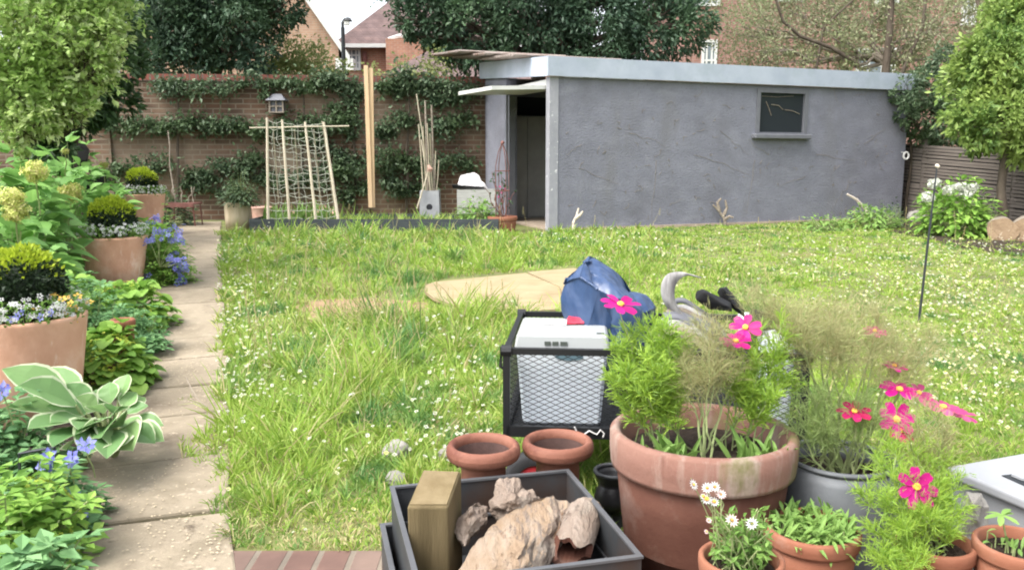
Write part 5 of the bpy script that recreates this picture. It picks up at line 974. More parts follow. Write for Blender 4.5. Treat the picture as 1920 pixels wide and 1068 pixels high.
leaves(mb, np.stack([q[:, 0], q[:, 1], gz(q[:, 1]) + .026], 1), rdir(n) * (1, 1, .1), rdir(n) * .3 + (0, 0, 1), .012, .009, .1, 0); tag(mb.build('fallen_petals', M['petal']), 'pale fallen petals scattered on the near paving slabs', 'petals', kind='stuff')
mb = MB()
for k in range(26):
    s = rng.uniform(-.6, 10); q = on_path(s, rng.choice([.0, PW, rng.uniform(0, PW)]), .0); grassy(mb, q[0], q[1], .03, .03, 14, .05, .005)
tag(mb.build('path_weeds', M['grass']), 'tufts of grass growing in the joints of the path', 'grass', kind='stuff')
for k, (x, y, r, lab) in enumerate([(742, 862, .07, 'pale stone lying in the grass behind the steel box'), (850, 868, .07, 'pale stone lying in the grass beside the left clay urn'), (742, 908, .045, 'small pale stone touching the back corner of the steel box')]):
    q = G(x, y); v, f = hull([tuple(q + rdir(1)[0] * (r, r, r * .9) + (0, 0, r * .6)) for _ in range(22)], 2, .012, 14, k); tag(MB().add(v, f).build('stone', M['stone'], loc=q), lab, 'stone', 'stones in the near grass')
q0, q1 = G(412, 815), G(352, 757); mb = MB(); tube(mb, wob(q0 + (0, 0, .03), q1 + (0, 0, .16), 6, .012), .0035, 4); tag(mb.build('twig', M['twig'], loc=q0), 'thin bent twig sticking out of the grass over the path', 'twig')

# ================================================================== garden cart and its load
ZB = .33
CA = PZ(950, 806, ZB); ZR = float(P(950, 657, CA[1])[2]); CB = PZ(1515, 690, ZR); CL = 1.17; CANG = math.radians(-5.0)
CD = .80; CU = np.array((math.cos(CANG), math.sin(CANG), 0)); CV = np.array((-CU[1], CU[0], 0))
def CW(x, y, z): return CA * (1, 1, 0) + CU * x + CV * y + (0, 0, z)
def CP(px, py, y):                    # point of the cart's vertical plane y that this pixel shows, as local x, z
    d = ray(px, py); o = (CA * (1, 1, 0) + CV * y); k = (o[:2] @ CV[:2]) / (d[:2] @ CV[:2]); p = d * k + (0, 0, H); return float((p - o) @ CU), float(p[2])
cart = thing('garden_cart', 'black steel mesh garden cart loaded with boxes and bags on the lawn', 'garden cart', (CA[0], CA[1], 0.0), rz=CANG)
print('cart', CA, ZR, CL, CD, math.degrees(CANG))
mb = MB(); t = .028
for y in (0, CD):
    bar(mb, (0, y, ZB), (CL, y, ZB), t, t * 1.6); bar(mb, (0, y, ZR), (CL, y, ZR), t * .9, t * .9)
    for x in (0, CL * .40, CL): bar(mb, (x, y, ZB - .02), (x, y, ZR - .0), t, t, (0, 1, 0))
for x in (0, CL): bar(mb, (x, t / 2, ZB), (x, CD - t / 2, ZB), t, t * 1.5); bar(mb, (x, t / 2, ZR + .002), (x, CD - t / 2, ZR + .002), t * .8, t * .8)
for x in (0, CL):
    for y in (0, CD): tube(mb, [(x - .02, y, ZR + .0), (x + .02, y, ZR + .0)], .024, 10)
mb.build('frame', M['cartblack'], cart, local=True)
def expmesh(o, ux, uz, w, h, dx=.046, dz=.022, th=.0024):
    mb = MB(); o, ux, uz = np.array(o, float), np.array(ux, float), np.array(uz, float); sl = dz / dx
    for sgn in (1, -1):
        k0, k1 = int(-h / dz) - 2, int((w * sl + h) / dz) + 3
        for k in range(min(k0, -int(w * sl / dz) - 3), k1 + 3):
            c = k * dz                                      # z = c + sgn*sl*x
            pts = []
            xs_ = sorted([max(0, min(w, q)) for q in ((-c) / (sgn * sl), (h - c) / (sgn * sl))]); a, b = xs_
            if b - a < .004: continue
            za, zb_ = c + sgn * sl * a, c + sgn * sl * b
            if max(za, zb_) > h + 1e-6 or min(za, zb_) < -1e-6: continue
            bar(mb, o + ux * a + uz * za, o + ux * b + uz * zb_, th, th * .7, np.cross(ux, uz) + (.001 * sgn, 0, 0))
    return mb
zz0, zz1 = ZB + .024, ZR - .015
for nm, o, u, w_ in (('f', (.015, 0.0, zz0), (1, 0, 0), CL - .03), ('b', (.015, CD, zz0), (1, 0, 0), CL - .03), ('l', (0, .015, zz0), (0, 1, 0), CD - .03), ('r', (CL, .015, zz0), (0, 1, 0), CD - .03)):
    expmesh(o, u, (0, 0, 1), w_, zz1 - zz0).build('mesh_panel', M['cartblack'], cart, local=True)
mb = MB(); box(mb, (.015, .015, ZB - .012), (CL - .015, CD - .015, ZB - .004)); bar(mb, (.12, CD / 2, ZB - .05), (CL - .12, CD / 2, ZB - .05), .04, .05); mb.build('bed', M['cartblack'], cart, local=True)
mb = MB(); 
for x in (.12, CL - .14): bar(mb, (x, .0, .13), (x, CD, .13), .025, .025); bar(mb, (x, CD / 2, .13), (x, CD / 2, ZB - .03), .05, .03, (0, 1, 0))
mb.build('axle', M['cartblack'], cart, local=True)
for x in (.12, CL - .14):
    for y in (-.035, CD + .035):
        mb = MB(); a = np.linspace(0, 2 * np.pi, 29)[:-1]; prof = [(.075, -.028), (.11, -.034), (.128, -.02), (.13, 0), (.128, .02), (.11, .034), (.075, .028), (.075, -.028)]
        v = [(x + r_ * math.cos(q), y + w_, .13 + r_ * math.sin(q)) for r_, w_ in prof for q in a]; i = np.arange(7)[:, None] * 28; j = np.arange(28)[None]; j2 = (j + 1) % 28
        mb.add(v, np.stack([i + j, i + j2, i + 28 + j2, i + 28 + j], -1).reshape(-1, 4)); wh = mb.build('wheel', M['tyre'], cart, local=True, smooth=True)
        mb = MB(); tube(mb, [(x, y - .022, .13), (x, y + .022, .13)], .0745, 24); tube(mb, [(x, y - .04, .13), (x, y + .04, .13)], .022, 12); mb.build('hub', M['red'], wh, local=True)
hx, _ = CP(945, 640, 0); mb = MB(); tube(mb, [(-.0, .1, ZR - .02), (-.03, .1, ZR - .01), (-.035, .1, ZR - .09), (-.02, .1, ZR - .10)], .008, 6); mb.build('latch', M['cartblack'], cart, local=True)
# white plastic box with paper and red lid clip
x0, zt_ = CP(966, 628, .06); x1, _ = CP(1142, 640, .06); xb_, zb2 = CP(975, 590, .42)
bx = thing('storage_box', 'white translucent plastic box in the left end of the garden cart', 'storage box', CW((x0 + x1) / 2, .06, ZB), rz=CANG)
L_ = x1 - x0; zt_ -= .012; h = zt_ - ZB; mb = MB(); hexa(mb, [(-L_ / 2 + .03, .02, .0), (L_ / 2 - .03, .02, 0), (L_ / 2 - .03, .34, 0), (-L_ / 2 + .03, .34, 0), (-L_ / 2, 0, h), (L_ / 2, 0, h), (L_ / 2, .37, h), (-L_ / 2, .37, h)]); o = mb.build('body', M['tubplastic'], bx, local=True); o.modifiers.new('e', 'BEVEL').width = .012
mb = MB(); hexa(mb, [(-L_ / 2 - .004, -.008, h - .045), (L_ / 2 + .004, -.008, h - .045), (L_ / 2 + .004, .38, h - .045), (-L_ / 2 - .004, .38, h - .045), (-L_ / 2 + .006, .0, h + .016), (L_ / 2 - .006, .0, h + .016), (L_ / 2 - .006, .37, h + .016), (-L_ / 2 + .006, .37, h + .016)]); o = mb.build('lid', M['lidplastic'], bx, local=True); o.modifiers.new('e', 'BEVEL').width = .008
mb = MB(); 
for k, (a, b) in enumerate([(-.07, -.045), (-.038, -.014), (-.006, .022)]): box(mb, (a, -.0095, h - .026), (b, -.0065, h - .010))
box(mb, (L_ / 2 - .05, .03, h + .0165), (L_ / 2 - .02, .05, h + .0185)); mb.build('label_print', M['print'], bx, local=True)
mb = MB(); v = [(.03 + .058 * math.cos(q) * (1 if abs(math.sin(q)) < .9 else .8), .0, .24 * h / .3 + .016 * math.sin(q)) for q in np.linspace(0, 2 * np.pi, 24)[:-1]]
yy = lambda z: .02 - .02 * z / h - .002; v = [(p[0], yy(p[2]) - .001, p[2]) for p in v]; c_ = np.mean(v, 0); mb.add(v + [tuple(c_)], [(j, (j + 1) % 23, 23) for j in range(23)]); mb.build('logo', M['bluetint'], bx, local=True)
c = CW(x0 + .5 * L_, .30, zt_ + .018); mb = MB(); hexa(mb, [c + q for q in ((-.09, -.04, 0), (.01, -.05, 0), (.02, .02, 0), (-.08, .03, 0), (-.09, -.04, .006), (.01, -.05, .012), (.02, .02, .012), (-.08, .03, .006))]); tag(mb.build('paper_packet', M['paper'], loc=c), 'small white paper packet lying on the white box lid', 'packet')
mb = MB(); v, f = hull([tuple(c + (.045, -.02, .016) + q) for q in ((-.03, -.02, -.012), (.04, -.02, -.01), (.045, .03, -.012), (-.03, .03, -.012), (-.03, -.01, .01), (.04, 0, .012), (.03, .03, .012), (-.02, .03, .012))], 2, .006, 20); mb.add(v, f); tag(mb.build('red_glove', M['redplastic'], loc=c), 'crumpled red item beside the white packet on the white box lid', 'glove')
# blue tarpaulin bag
def lump(name, label, cat, px, mat, sub=3, amp=.01, freq=8, seed=0, ridge=0., smooth=True, sm=1):
    pts = [P(x, y, Y) for x, y, Y in px]; c = np.mean(pts, 0); v, f = hull([tuple(p) for p in pts], sub, amp, freq, seed, sm, ridge); return tag(MB().add(v, f).build(name, M[mat], loc=c, smooth=smooth), label, cat)
yb_ = CA[1] + .35
lump('tarpaulin_bag', 'crumpled navy blue tarpaulin bag slumped over the cart beside the white box', 'bag', [(x, y, yb_ + d) for x, y, d in [(1104, 472, .12), (1098, 476, .05), (1062, 505, 0), (1045, 520, -.02), (1046, 556, 0), (1055, 592, .02), (1165, 517, .14), (1214, 549, .14), (1230, 575, .08), (1085, 515, -.1), (1120, 538, -.16), (1172, 560, -.14), (1210, 588, -.08), (1074, 606, -.06), (1100, 616, -.12), (1128, 655, -.14), (1165, 645, -.16), (1212, 645, -.08), (1132, 705, -.12), (1212, 720, -.05), (1098, 545, .3), (1200, 590, .3), (1100, 600, .3)]], 'tarp', 5, .005, 7, 4, .045, True, 1)
ys_ = CA[1] + .25
sb = thing('webbing_straps', 'bundle of grey and white webbing straps with one loop curling up, in the cart', 'straps', P(1290, 620, ys_))
def webbing(pts, wd, mat, name='strap'):
    p = np.array([P(x, y, ys_ + d) for x, y, d in pts]); k = len(p); tt = np.linspace(0, k - 1, 34); i0 = np.clip(tt.astype(int), 0, k - 2); f_ = (tt - i0)[:, None]; m_ = np.gradient(p, axis=0)
    q = (2 * f_ ** 3 - 3 * f_ ** 2 + 1) * p[i0] + (f_ ** 3 - 2 * f_ ** 2 + f_) * m_[i0] + (3 * f_ ** 2 - 2 * f_ ** 3) * p[i0 + 1] + (f_ ** 3 - f_ ** 2) * m_[i0 + 1]
    w_ = np.array(wd); mb = MB(); mb.add(np.concatenate([q, q + w_]), np.stack([np.arange(33), np.arange(33) + 1, np.arange(33) + 35, np.arange(33) + 34], 1)); o = mb.build(name, M[mat], sb, smooth=True); x = o.modifiers.new('t', 'SOLIDIFY'); x.thickness = .006
webbing([(1290, 615, 0), (1262, 588, .06), (1243, 560, .05), (1241, 532, .04), (1252, 514, .03), (1272, 509, .01), (1290, 512, -.02)], (.052, -.03, -.012), 'strap')
for k in range(13):
    u = k / 12; y0 = 566 + 62 * u; x0 = 1252 - 16 * u + rng.normal() * 3; d0 = .10 - .16 * u
    webbing([(x0, y0, d0), (x0 + 28, y0 - 4 + rng.normal() * 3, d0), (x0 + 58, y0 + 10 + rng.normal() * 4, d0 - .01), (x0 + 84, y0 + 26 + rng.normal() * 4, d0 - .02), (x0 + 104, y0 + 48, d0 - .02)], (rng.normal() * .004, -.014, -.020), ['strap', 'stripe', 'strap', 'twig', 'frame'][int(rng.integers(0, 5))])
pts = [P(x, y, ys_ + d) for x, y, d in [(1250, 585, .14), (1300, 582, .14), (1350, 620, .1), (1345, 690, .05), (1245, 690, .05), (1240, 630, -.02), (1330, 640, -.04), (1260, 600, .25), (1340, 620, .25)]]
v, f = hull([tuple(p) for p in pts], 4, .012, 8, 2, 1, .03); MB().add(v, f).build('pouch', M['frame'], sb, smooth=True)
yk = CA[1] + .30
for k, (px, lab) in enumerate([([(1304, 556, yk), (1306, 546, yk), (1318, 541, yk + .02), (1340, 556, yk), (1372, 566, yk), (1374, 584, yk), (1330, 580, yk), (1305, 562, yk - .04), (1320, 545, yk - .06), (1365, 575, yk - .08), (1340, 575, yk + .06)], 'left one of two dark garden boots on top of the cart load'), ([(1344, 548, yk + .05), (1348, 539, yk + .05), (1362, 537, yk + .05), (1371, 548, yk + .05), (1395, 575, yk + .05), (1400, 600, yk + .05), (1352, 562, yk + .02), (1356, 540, yk), (1380, 575, yk), (1362, 560, yk + .12)], 'right one of two dark garden boots on top of the cart load')]):
    o = lump('garden_boot', lab, 'boot', px, 'blackcloth', 3, .004, 10, k); o["group"] = 'dark boots on the cart'
yq = CA[1] + .28
lump('black_sack', 'shiny black sack in the right half of the cart behind the plants', 'bag', [(1395, 600, yq), (1410, 575, yq), (1450, 590, yq), (1490, 640, yq), (1500, 670, yq), (1490, 720, yq), (1380, 720, yq), (1370, 640, yq), (1440, 650, yq - .15), (1480, 700, yq - .12), (1400, 610, yq + .2), (1480, 650, yq + .2)], 'blackcloth', 4, .02, 6, 5, .03)
xq, zq = CP(1440, 668, .12); xe, _ = CP(1512, 690, .12)
mb = MB(); t1 = ZR + .035; hexa(mb, [CW(xq, .05, ZB), CW(CL - .04, .05, ZB), CW(CL - .04, CD - .05, ZB), CW(xq, CD - .05, ZB), CW(xq - .01, .04, t1), CW(CL - .03, .04, t1), CW(CL - .03, CD - .04, t1), CW(xq - .01, CD - .04, t1)]); o = mb.build('grey_box', M['tubplastic'], loc=CW(xq, .05, ZB)); o.modifiers.new('e', 'BEVEL').width = .012; tag(o, 'pale grey plastic box at the right end of the garden cart', 'storage box')
x_, z_ = CP(1105, 805, -.03); mb = MB(); tube(mb, [CW(x_ + a, -.022, ZB + b) for a, b in ((-.06, .03), (-.05, .01), (-.02, .0), (.0, .015), (.03, .0), (.045, .02), (.06, .005), (.055, -.01))], .0035, 4); tag(mb.build('string', M['paper'], loc=CW(x_, -.02, ZB)), 'knotted white string on the bottom rail of the garden cart', 'string')

# ================================================================== clay urns, steel boxes and logs
def urn(label, px, py, wpx, dia, mat, group, name='clay_urn', k=1.0):
    z = dia * F / wpx; r_ = ray(px, py); c = np.array((r_[0] * z, r_[1] * z, 0)); h = H + r_[2] * z; R = dia / 2; c[2] = 0.0 if c[1] < 3.5 else float(gz(c[1])); h -= c[2]; o = thing(name, label, 'urn', c, group)
    mb = MB(); lathe(mb, [(.001, 0), (R * .78, 0), (R * .8, .03), (R * .66, .06), (R * .62, h * .45), (R * .60, h - .085), (R * .64, h - .068), (R * .80, h - .052), (R * .75, h - .05)], 48, jit=.004); mb.build('body', M[mat], o, local=True, smooth=True); mb = MB(); lathe(mb, [(R * .72, h - .03), (R * .60, h - .07), (R * .52, h * .5), (R * .52, .05), (.001, .05)], 48); mb.build('shaded_inside', M['urn_shade'], o, local=True, smooth=True)  # inner surface coloured dark for the shade in the urn mouth
    mb = MB(); cr, rr = R * .87, R * .13; a = np.linspace(0, 2 * np.pi, 15)
    lathe(mb, [(cr + rr * math.cos(q), h - .028 + .028 * math.sin(q)) for q in a], 56, jit=.004); mb.build('rim', M[mat], o, local=True, smooth=True); return c, h
print(urn('left one of two reddish clay urns with rolled rims behind the steel box', 906, 830, 140, .265, 'urn', 'clay urns by the steel box'))
print(urn('right one of two reddish clay urns with rolled rims, next to the cart wheel', 1046, 822, 135, .262, 'urn', 'clay urns by the steel box'))
cb = G(1148, 990); hb = float(P(1141, 878, cb[1] + .03)[2]); Rb = 34 * ppm(cb[1] * 1.02)
o = thing('black_urn', 'small black glazed urn with waisted foot beside the big terracotta pot', 'urn', cb); mb = MB(); lathe(mb, [(.001, 0), (Rb * .9, 0), (Rb * .85, .03), (Rb * .5, .06), (Rb * .5, .08), (Rb * 1.0, .10), (Rb * 1.08, .13), (Rb * .95, .16), (Rb * .80, .18), (Rb * .78, hb - .05), (Rb * .85, hb - .03), (Rb * 1.05, hb - .012), (Rb * 1.08, hb - .004), (Rb * 1.0, hb), (Rb * .8, hb - .02), (Rb * .7, hb - .1), (.001, hb - .12)], 40); mb.build('body', M['blackclay'], o, local=True, smooth=True)
mb = MB(); a = np.linspace(0, 2 * np.pi, 15); lathe(mb, [(Rb * 1.03 + .008 * math.cos(q), hb + .002 + .008 * math.sin(q)) for q in a], 40); mb.build('rim', M['steelbox'], o, local=True, smooth=True)
def openbox(name, label, c4, z0, z1, th, floor, grp):
    c4 = [np.array((q[0], q[1], 0)) for q in c4]; ctr = sum(c4) / 4; o = thing(name, label, 'metal box', (ctr[0], ctr[1], z0), grp); inn = [q + unit(ctr - q) * th * 1.5 for q in c4]
    mb = MB()
    for k in range(4):
        a, b, ib, ia = c4[k], c4[(k + 1) % 4], inn[(k + 1) % 4], inn[k]; hexa(mb, [a + (0, 0, z0), b + (0, 0, z0), ib + (0, 0, z0), ia + (0, 0, z0), a + (0, 0, z1), b + (0, 0, z1), ib + (0, 0, z1), ia + (0, 0, z1)])
    mb.build('side_panel', M['steelbox'], o)
    mb = MB(); e = [q + unit(q - ctr) * .006 for q in c4]; i2 = [q + unit(ctr - q) * (th * 1.5 + .008) for q in c4]
    for k in range(4):
        a, b, ib, ia = e[k], e[(k + 1) % 4], i2[(k + 1) % 4], i2[k]; hexa(mb, [a + (0, 0, z1 + .001), b + (0, 0, z1 + .001), ib + (0, 0, z1 + .001), ia + (0, 0, z1 + .001), a + (0, 0, z1 + .008), b + (0, 0, z1 + .008), ib + (0, 0, z1 + .008), ia + (0, 0, z1 + .008)])
    mb.build('rim', M['steeledge'], o)
    mb = MB(); hexa(mb, [q + (0, 0, floor) for q in inn] + [q + (0, 0, floor + .006) for q in inn]); mb.build('floor', M['steelbox'], o); return o
BZ = .34; BL, BR, FR = PZ(733, 915, BZ), PZ(1065, 883, BZ), PZ(1203, 1046, BZ); FL = BL + FR - BR
print('box', BL, BR, FR, FL)
openbox('steel_box', 'upper dull steel box with thin rim holding logs and a post', [FL, FR, BR, BL], .06, BZ, .006, .075, 'nested steel boxes')
l0 = PZ(706, 1003, .215); sh = l0 - BL; sh[2] = 0; ctr = (FL + BR) / 2; k_ = 1.06
lw = [ctr + (q - ctr) * k_ for q in (FL, FR, BR, BL)]; dl = l0 - lw[3]; lw = [q + np.array((dl[0] * .75, dl[1] * .3, 0)) for q in lw]
openbox('steel_box', 'lower wider steel box under the log box, on the brick paving', lw, .016, .215, .007, .03, 'nested steel boxes')
# post block
q0 = PZ(763, 950, .42); q1 = PZ(840, 950, .42); u_ = (q1 - q0) * (1, 1, 0); wq = np.linalg.norm(u_); vq = np.array((-u_[1] + .02, u_[0], 0)) * 1.35; b4 = [q0, q1, q1 + vq, q0 + vq]
vt = PZ(865, 886, .44)
bt = [np.array((q[0], q[1], .083)) + (.005, 0, 0) for q in b4]; tp4 = [q0, q1, q1 + vq + (0, .03, .035), q0 + vq + (0, .03, .04)]
pb = thing('post_offcut', 'square weathered timber post offcut standing upright in the steel box', 'post', (bt[0] + bt[2]) / 2); mb = MB(); hexa(mb, bt + tp4); o = mb.build('shaft', [M['post']], pb); m_ = o.modifiers.new('e', 'BEVEL'); m_.width = .006; m_.segments = 2
e = [np.mean(tp4, 0) + (q - np.mean(tp4, 0)) * .9 for q in tp4]; mb = MB(); hexa(mb, [q + (0, 0, .001) for q in e] + [q + (0, 0, .0035) for q in e]); mb.build('cut_end', M['postend'], pb)
def chunk(name, label, px, mat, sub, amp, freq, seed, ridge=.0, sm=0, side=None):
    pts = [P(x, y, Y) for x, y, Y in px]; c = np.mean(pts, 0); pts = [c + (p - c) * (1.13 if side else 1.06) for p in pts]; v, f = hull([tuple(p) for p in pts], sub, amp, freq, seed, sm, ridge)
    if side: nn = unit(np.cross(v[f[:, 1]] - v[f[:, 0]], v[f[:, 2]] - v[f[:, 0]])); return tag(MB().add(v, f, (nn @ np.array(side) < .12).astype(int)).build(name, [M[mat], M['barkpale']], loc=c), label, 'log', 'firewood in the steel box')
    return tag(MB().add(v, f).build(name, M[mat], loc=c), label, 'log', 'firewood in the steel box')
yb3 = 2.42
chunk('split_log', 'biggest split log with yellow tan heartwood lying across the steel box', [(872, 1066, 2.18), (905, 1010, 2.32), (955, 965, 2.45), (985, 945, 2.5), (1030, 935, 2.55), (1062, 950, 2.52), (1060, 985, 2.42), (1035, 1040, 2.28), (1010, 1090, 2.15), (870, 1100, 2.12), (945, 1000, 2.26), (985, 1020, 2.2), (930, 1110, 2.1), (1050, 1010, 2.56), (900, 1080, 2.35), (1000, 1110, 2.3)], 'split', 5, .009, (26, 7, 26), 2, .010, 0, (-.75, -.45, .35))
chunk('bark_log', 'gnarled pale bark log end with knobs, standing behind the biggest split log', [(925, 925, 2.55), (940, 900, 2.6), (965, 897, 2.62), (992, 915, 2.6), (1020, 940, 2.58), (1010, 985, 2.5), (940, 985, 2.48), (918, 955, 2.5), (965, 935, 2.45), (945, 970, 2.7), (1010, 960, 2.7)], 'barkpale', 5, .02, (20, 12, 20), 7, .014)
chunk('bark_chunk', 'small rough chunk of firewood between the post offcut and the biggest log', [(846, 992, 2.36), (868, 965, 2.42), (892, 938, 2.5), (914, 950, 2.5), (916, 972, 2.42), (890, 1002, 2.34), (872, 1022, 2.3), (862, 1015, 2.44), (905, 985, 2.52), (880, 960, 2.36)], 'barkpale', 5, .012, (26, 12, 22), 9, .01)
# hollow log: a tube with a thick wall
a = P(1070, 1035, 2.26); b = P(1098, 958, 2.52); d = unit(b - a); s_ = unit(np.cross(d, (0, 0, 1))); u2 = np.cross(s_, d); n = 36; th = np.linspace(0, 2 * np.pi, n, endpoint=False); R = .056; mb = MB(); v = []
for i in range(7):
    t_ = i / 6; c = a + (b - a) * t_
    for j in range(n):
        cut = .05 * (math.cos(th[j] * 2 + .6) + .5 * math.sin(th[j] * 5)) * (1 - t_); rr = R * (1 + .08 * math.sin(2 * th[j] + 1) + rng.normal() * .02) * (1 - .06 * t_); v.append(c + d * cut * .8 + rr * (math.cos(th[j]) * s_ + math.sin(th[j]) * u2))
for i in range(6, -1, -1):
    for j in range(n): q = v[i * n + j]; c = a + (b - a) * i / 6; v.append(c + (q - c) * (.70 if i < 6 else .15))
i = np.arange(13)[:, None] * n; j = np.arange(n)[None]; j2 = (j + 1) % n; mi = np.repeat((np.arange(13) >= 6).astype(int), n)
i = np.broadcast_to(i, (13, n)); j = np.broadcast_to(j, (13, n)); j2 = np.broadcast_to(j2, (13, n)); mb.add(v, np.stack([i + j, i + j2, i + n + j2, i + n + j], -1).reshape(-1, 4), mi); mb.add(v[:n] + v[-n:], np.stack([np.arange(n), (np.arange(n) + 1) % n, n + (np.arange(n) + 1) % n, n + np.arange(n)], 1), 1)
tag(mb.build('hollow_log', [M['barkpale'], M['terraold']], loc=a), 'pale hollow log with open reddish end at the right side of the steel box', 'log', 'firewood in the steel box')

# ================================================================== foreground pots
def rimpot(px, py, wpx, dia):
    z = dia * F / wpx; r_ = ray(px, py); return np.array((r_[0] * z, r_[1] * z, .013)), H + r_[2] * z - .013
BPc, BPh = rimpot(1317, 802, 345, .60); print('bigpot', BPc, BPh)
pot('terracotta_pot', 'biggest weathered terracotta pot with thick algae stained rim, foreground', BPc, .30, BPh, 'terraold', rim=.022, rimh=.118, taper=.76, rimmat='terrarim', wall=.03, soilz=.075)
TBc, TBh = rimpot(1575, 858, 190, .34); print('tub', TBc, TBh)
tb = thing('galvanised_tub', 'galvanised metal tub widening downwards, right of the biggest pot', 'tub', TBc); mb = MB(); R = .17
lathe(mb, [(.001, 0), (R * 1.32, 0), (R * 1.36, TBh * .2), (R * 1.34, TBh * .5), (R * 1.12, TBh * .9), (R * 1.03, TBh - .012), (R * .97, TBh - .012), (R * .95, TBh - .06), (R * 1.2, TBh * .5), (.001, TBh * .45)], 56); mb.build('body', M['galv'], tb, local=True, smooth=True)
mb = MB(); a = np.linspace(0, 2 * np.pi, 13); lathe(mb, [(R * 1.0 + .009 * math.cos(q), TBh + .009 * math.sin(q)) for q in a], 56); mb.build('rim', M['galv'], tb, local=True, smooth=True); mb = MB(); disc(mb, R * .97, (0, 0, TBh - .055), 32, .01); mb.build('soil', M['soil'], tb, local=True)
P1c, P1h = rimpot(1522, 985, 176, .28); P2c, P2h = rimpot(1390, 1042, 158, .21); P3c, P3h = rimpot(1752, 1012, 145, .225); P4c, P4h = rimpot(1913, 1016, 160, .24)
print(P1c, P1h, P2c, P2h, P3c, P3h, P4c, P4h)
SG = 'small terracotta pots in the foreground'
pot('small_pot', 'small terracotta pot filled with green seedlings, in front of the galvanised tub', P1c, .14, P1h, 'terrasmall', rim=.01, rimh=.045, taper=.72, wall=.016, soilz=.035, group=SG)
pot('small_pot', 'small terracotta pot of white and pink daisies before the biggest pot', P2c, .105, P2h, 'terrasmall', rim=.008, rimh=.04, taper=.75, wall=.013, soilz=.03, group=SG)
pot('small_pot', 'small terracotta pot mostly hidden under the low cosmos foliage', P3c, .112, P3h, 'terrasmall', rim=.009, rimh=.04, taper=.72, wall=.014, soilz=.03, group=SG)
pot('small_pot', 'small terracotta pot of dark soil with few seedlings at right photo edge', P4c, .12, P4h, 'terrasmall', rim=.009, rimh=.04, taper=.72, wall=.014, soilz=.03, group=SG)
# grey storage box at the right
zq = .30; b0, b1 = PZ(1772, 874, zq), PZ(1930, 846, zq); u_ = unit((b1 - b0) * (1, 1, 0)); v_ = np.array((u_[1], -u_[0], 0)); print('lid', b0, u_)
Wd, Dp = 1.1, .46; c4 = [b0 + v_ * Dp, b0 + v_ * Dp + u_ * Wd, b0 + u_ * Wd, b0]
sbx = thing('resin_storage_box', 'pale grey resin garden storage box at the right photo edge', 'storage box', (*((c4[0] + c4[2]) / 2)[:2], .013)); mb = MB(); c_ = (c4[0] + c4[2]) / 2; inn = [c_ + (q - c_) * .95 for q in c4]
hexa(mb, [q * (1, 1, 0) + (0, 0, .013) for q in inn] + [q * (1, 1, 0) + (0, 0, zq - .041) for q in inn]); mb.build('body', M['boxlid'], sbx)
mb = MB(); hexa(mb, [q * (1, 1, 0) + (0, 0, zq - .04) for q in c4] + [q * (1, 1, 0) + (0, 0, zq) for q in c4]); o = mb.build('lid', M['boxlid'], sbx); m_ = o.modifiers.new('e', 'BEVEL'); m_.width = .012; m_.segments = 3
q = [PZ(x, y, zq + .002) for x, y in ((1878, 891), (1935, 885), (1950, 905), (1925, 912))]; mb = MB(); hexa(mb, q + [p + (0, 0, .002) for p in q]); hd = mb.build('handle', M['lampblack'], sbx)
q = [PZ(x, y, zq + .006) for x, y in ((1896, 892), (1940, 888), (1950, 899), (1918, 901))]; mb = MB(); hexa(mb, q + [p + (0, 0, .008) for p in q]); mb.build('grip', M['boxlid'], hd)

# ================================================================== foreground plants
def feather(t, base, tips, nb, fl, nsub, sub, wd, mat, sr=.0035, start=.35, spread=.06, outw=.8):
    sm = MB(); lm = MB()
    for tip in tips:
        b = np.array(base) + (rng.normal() * spread, rng.normal() * spread * .7, 0); p = wob(b, tip, 8, .008); tube(sm, p, np.linspace(sr, sr * .35, 8), 5)
        u = start + (1 - start) * rng.random(nb) ** .8; node = np.stack([np.interp(u, np.linspace(0, 1, 8), p[:, k]) for k in range(3)], 1)
        d = unit(rdir(nb) * (1, 1, .6) * outw + (0, 0, .55) + unit(p[-1] - p[0]) * .4); ln = fl * (1.25 - .7 * u) * rng.uniform(.6, 1.2, nb); e = node + d * ln[:, None]; e[:, 2] -= ln * .12
        strips(lm, node, e, wd * 1.4)
        r = rng.random((nb, nsub)); a = (node[:, None] + (e - node)[:, None] * (.2 + .8 * r)[..., None]).reshape(-1, 3); dd = unit(np.repeat(d, nsub, 0) * .8 + rdir(nb * nsub) * .75); s = sub * rng.uniform(.5, 1.2, nb * nsub)[:, None]; m_ = a + dd * s
        strips(lm, a, m_, wd, wd * .7)
        # forked tips
        for _ in range(2): d2 = unit(dd + rdir(len(dd)) * .55); strips(lm, a + dd * s * rng.uniform(.3, .9, (len(a), 1)), m_ + d2 * s * .55, wd * .8)
    sm.build('stem', M['stem'], t); lm.build('foliage', M[mat], t)
bs = np.array((BPc[0], BPc[1], BPc[2] + BPh - .075)); yB = BPc[1]
fb = P(1325, 838, yB - .10); fb = np.array((fb[0], yB - .10, bs[2]))
t = thing('fennel', 'bronze fennel with feathery top in the middle of the biggest pot', 'plant', fb)
feather(t, fb, [P(x, y, yB + dy) for x, y, dy in [(1290, 640, .0), (1318, 612, -.05), (1345, 620, -.1), (1365, 650, -.08), (1330, 655, -.12), (1395, 680, -.05), (1285, 690, -.1)]], 34, .11, 9, .035, .0011, 'fennel', .004, .45, .02)
t = thing('cosmos_plant', 'bright green feathery cosmos foliage in the left half of the biggest pot', 'plant', bs + (-.15, 0, 0))
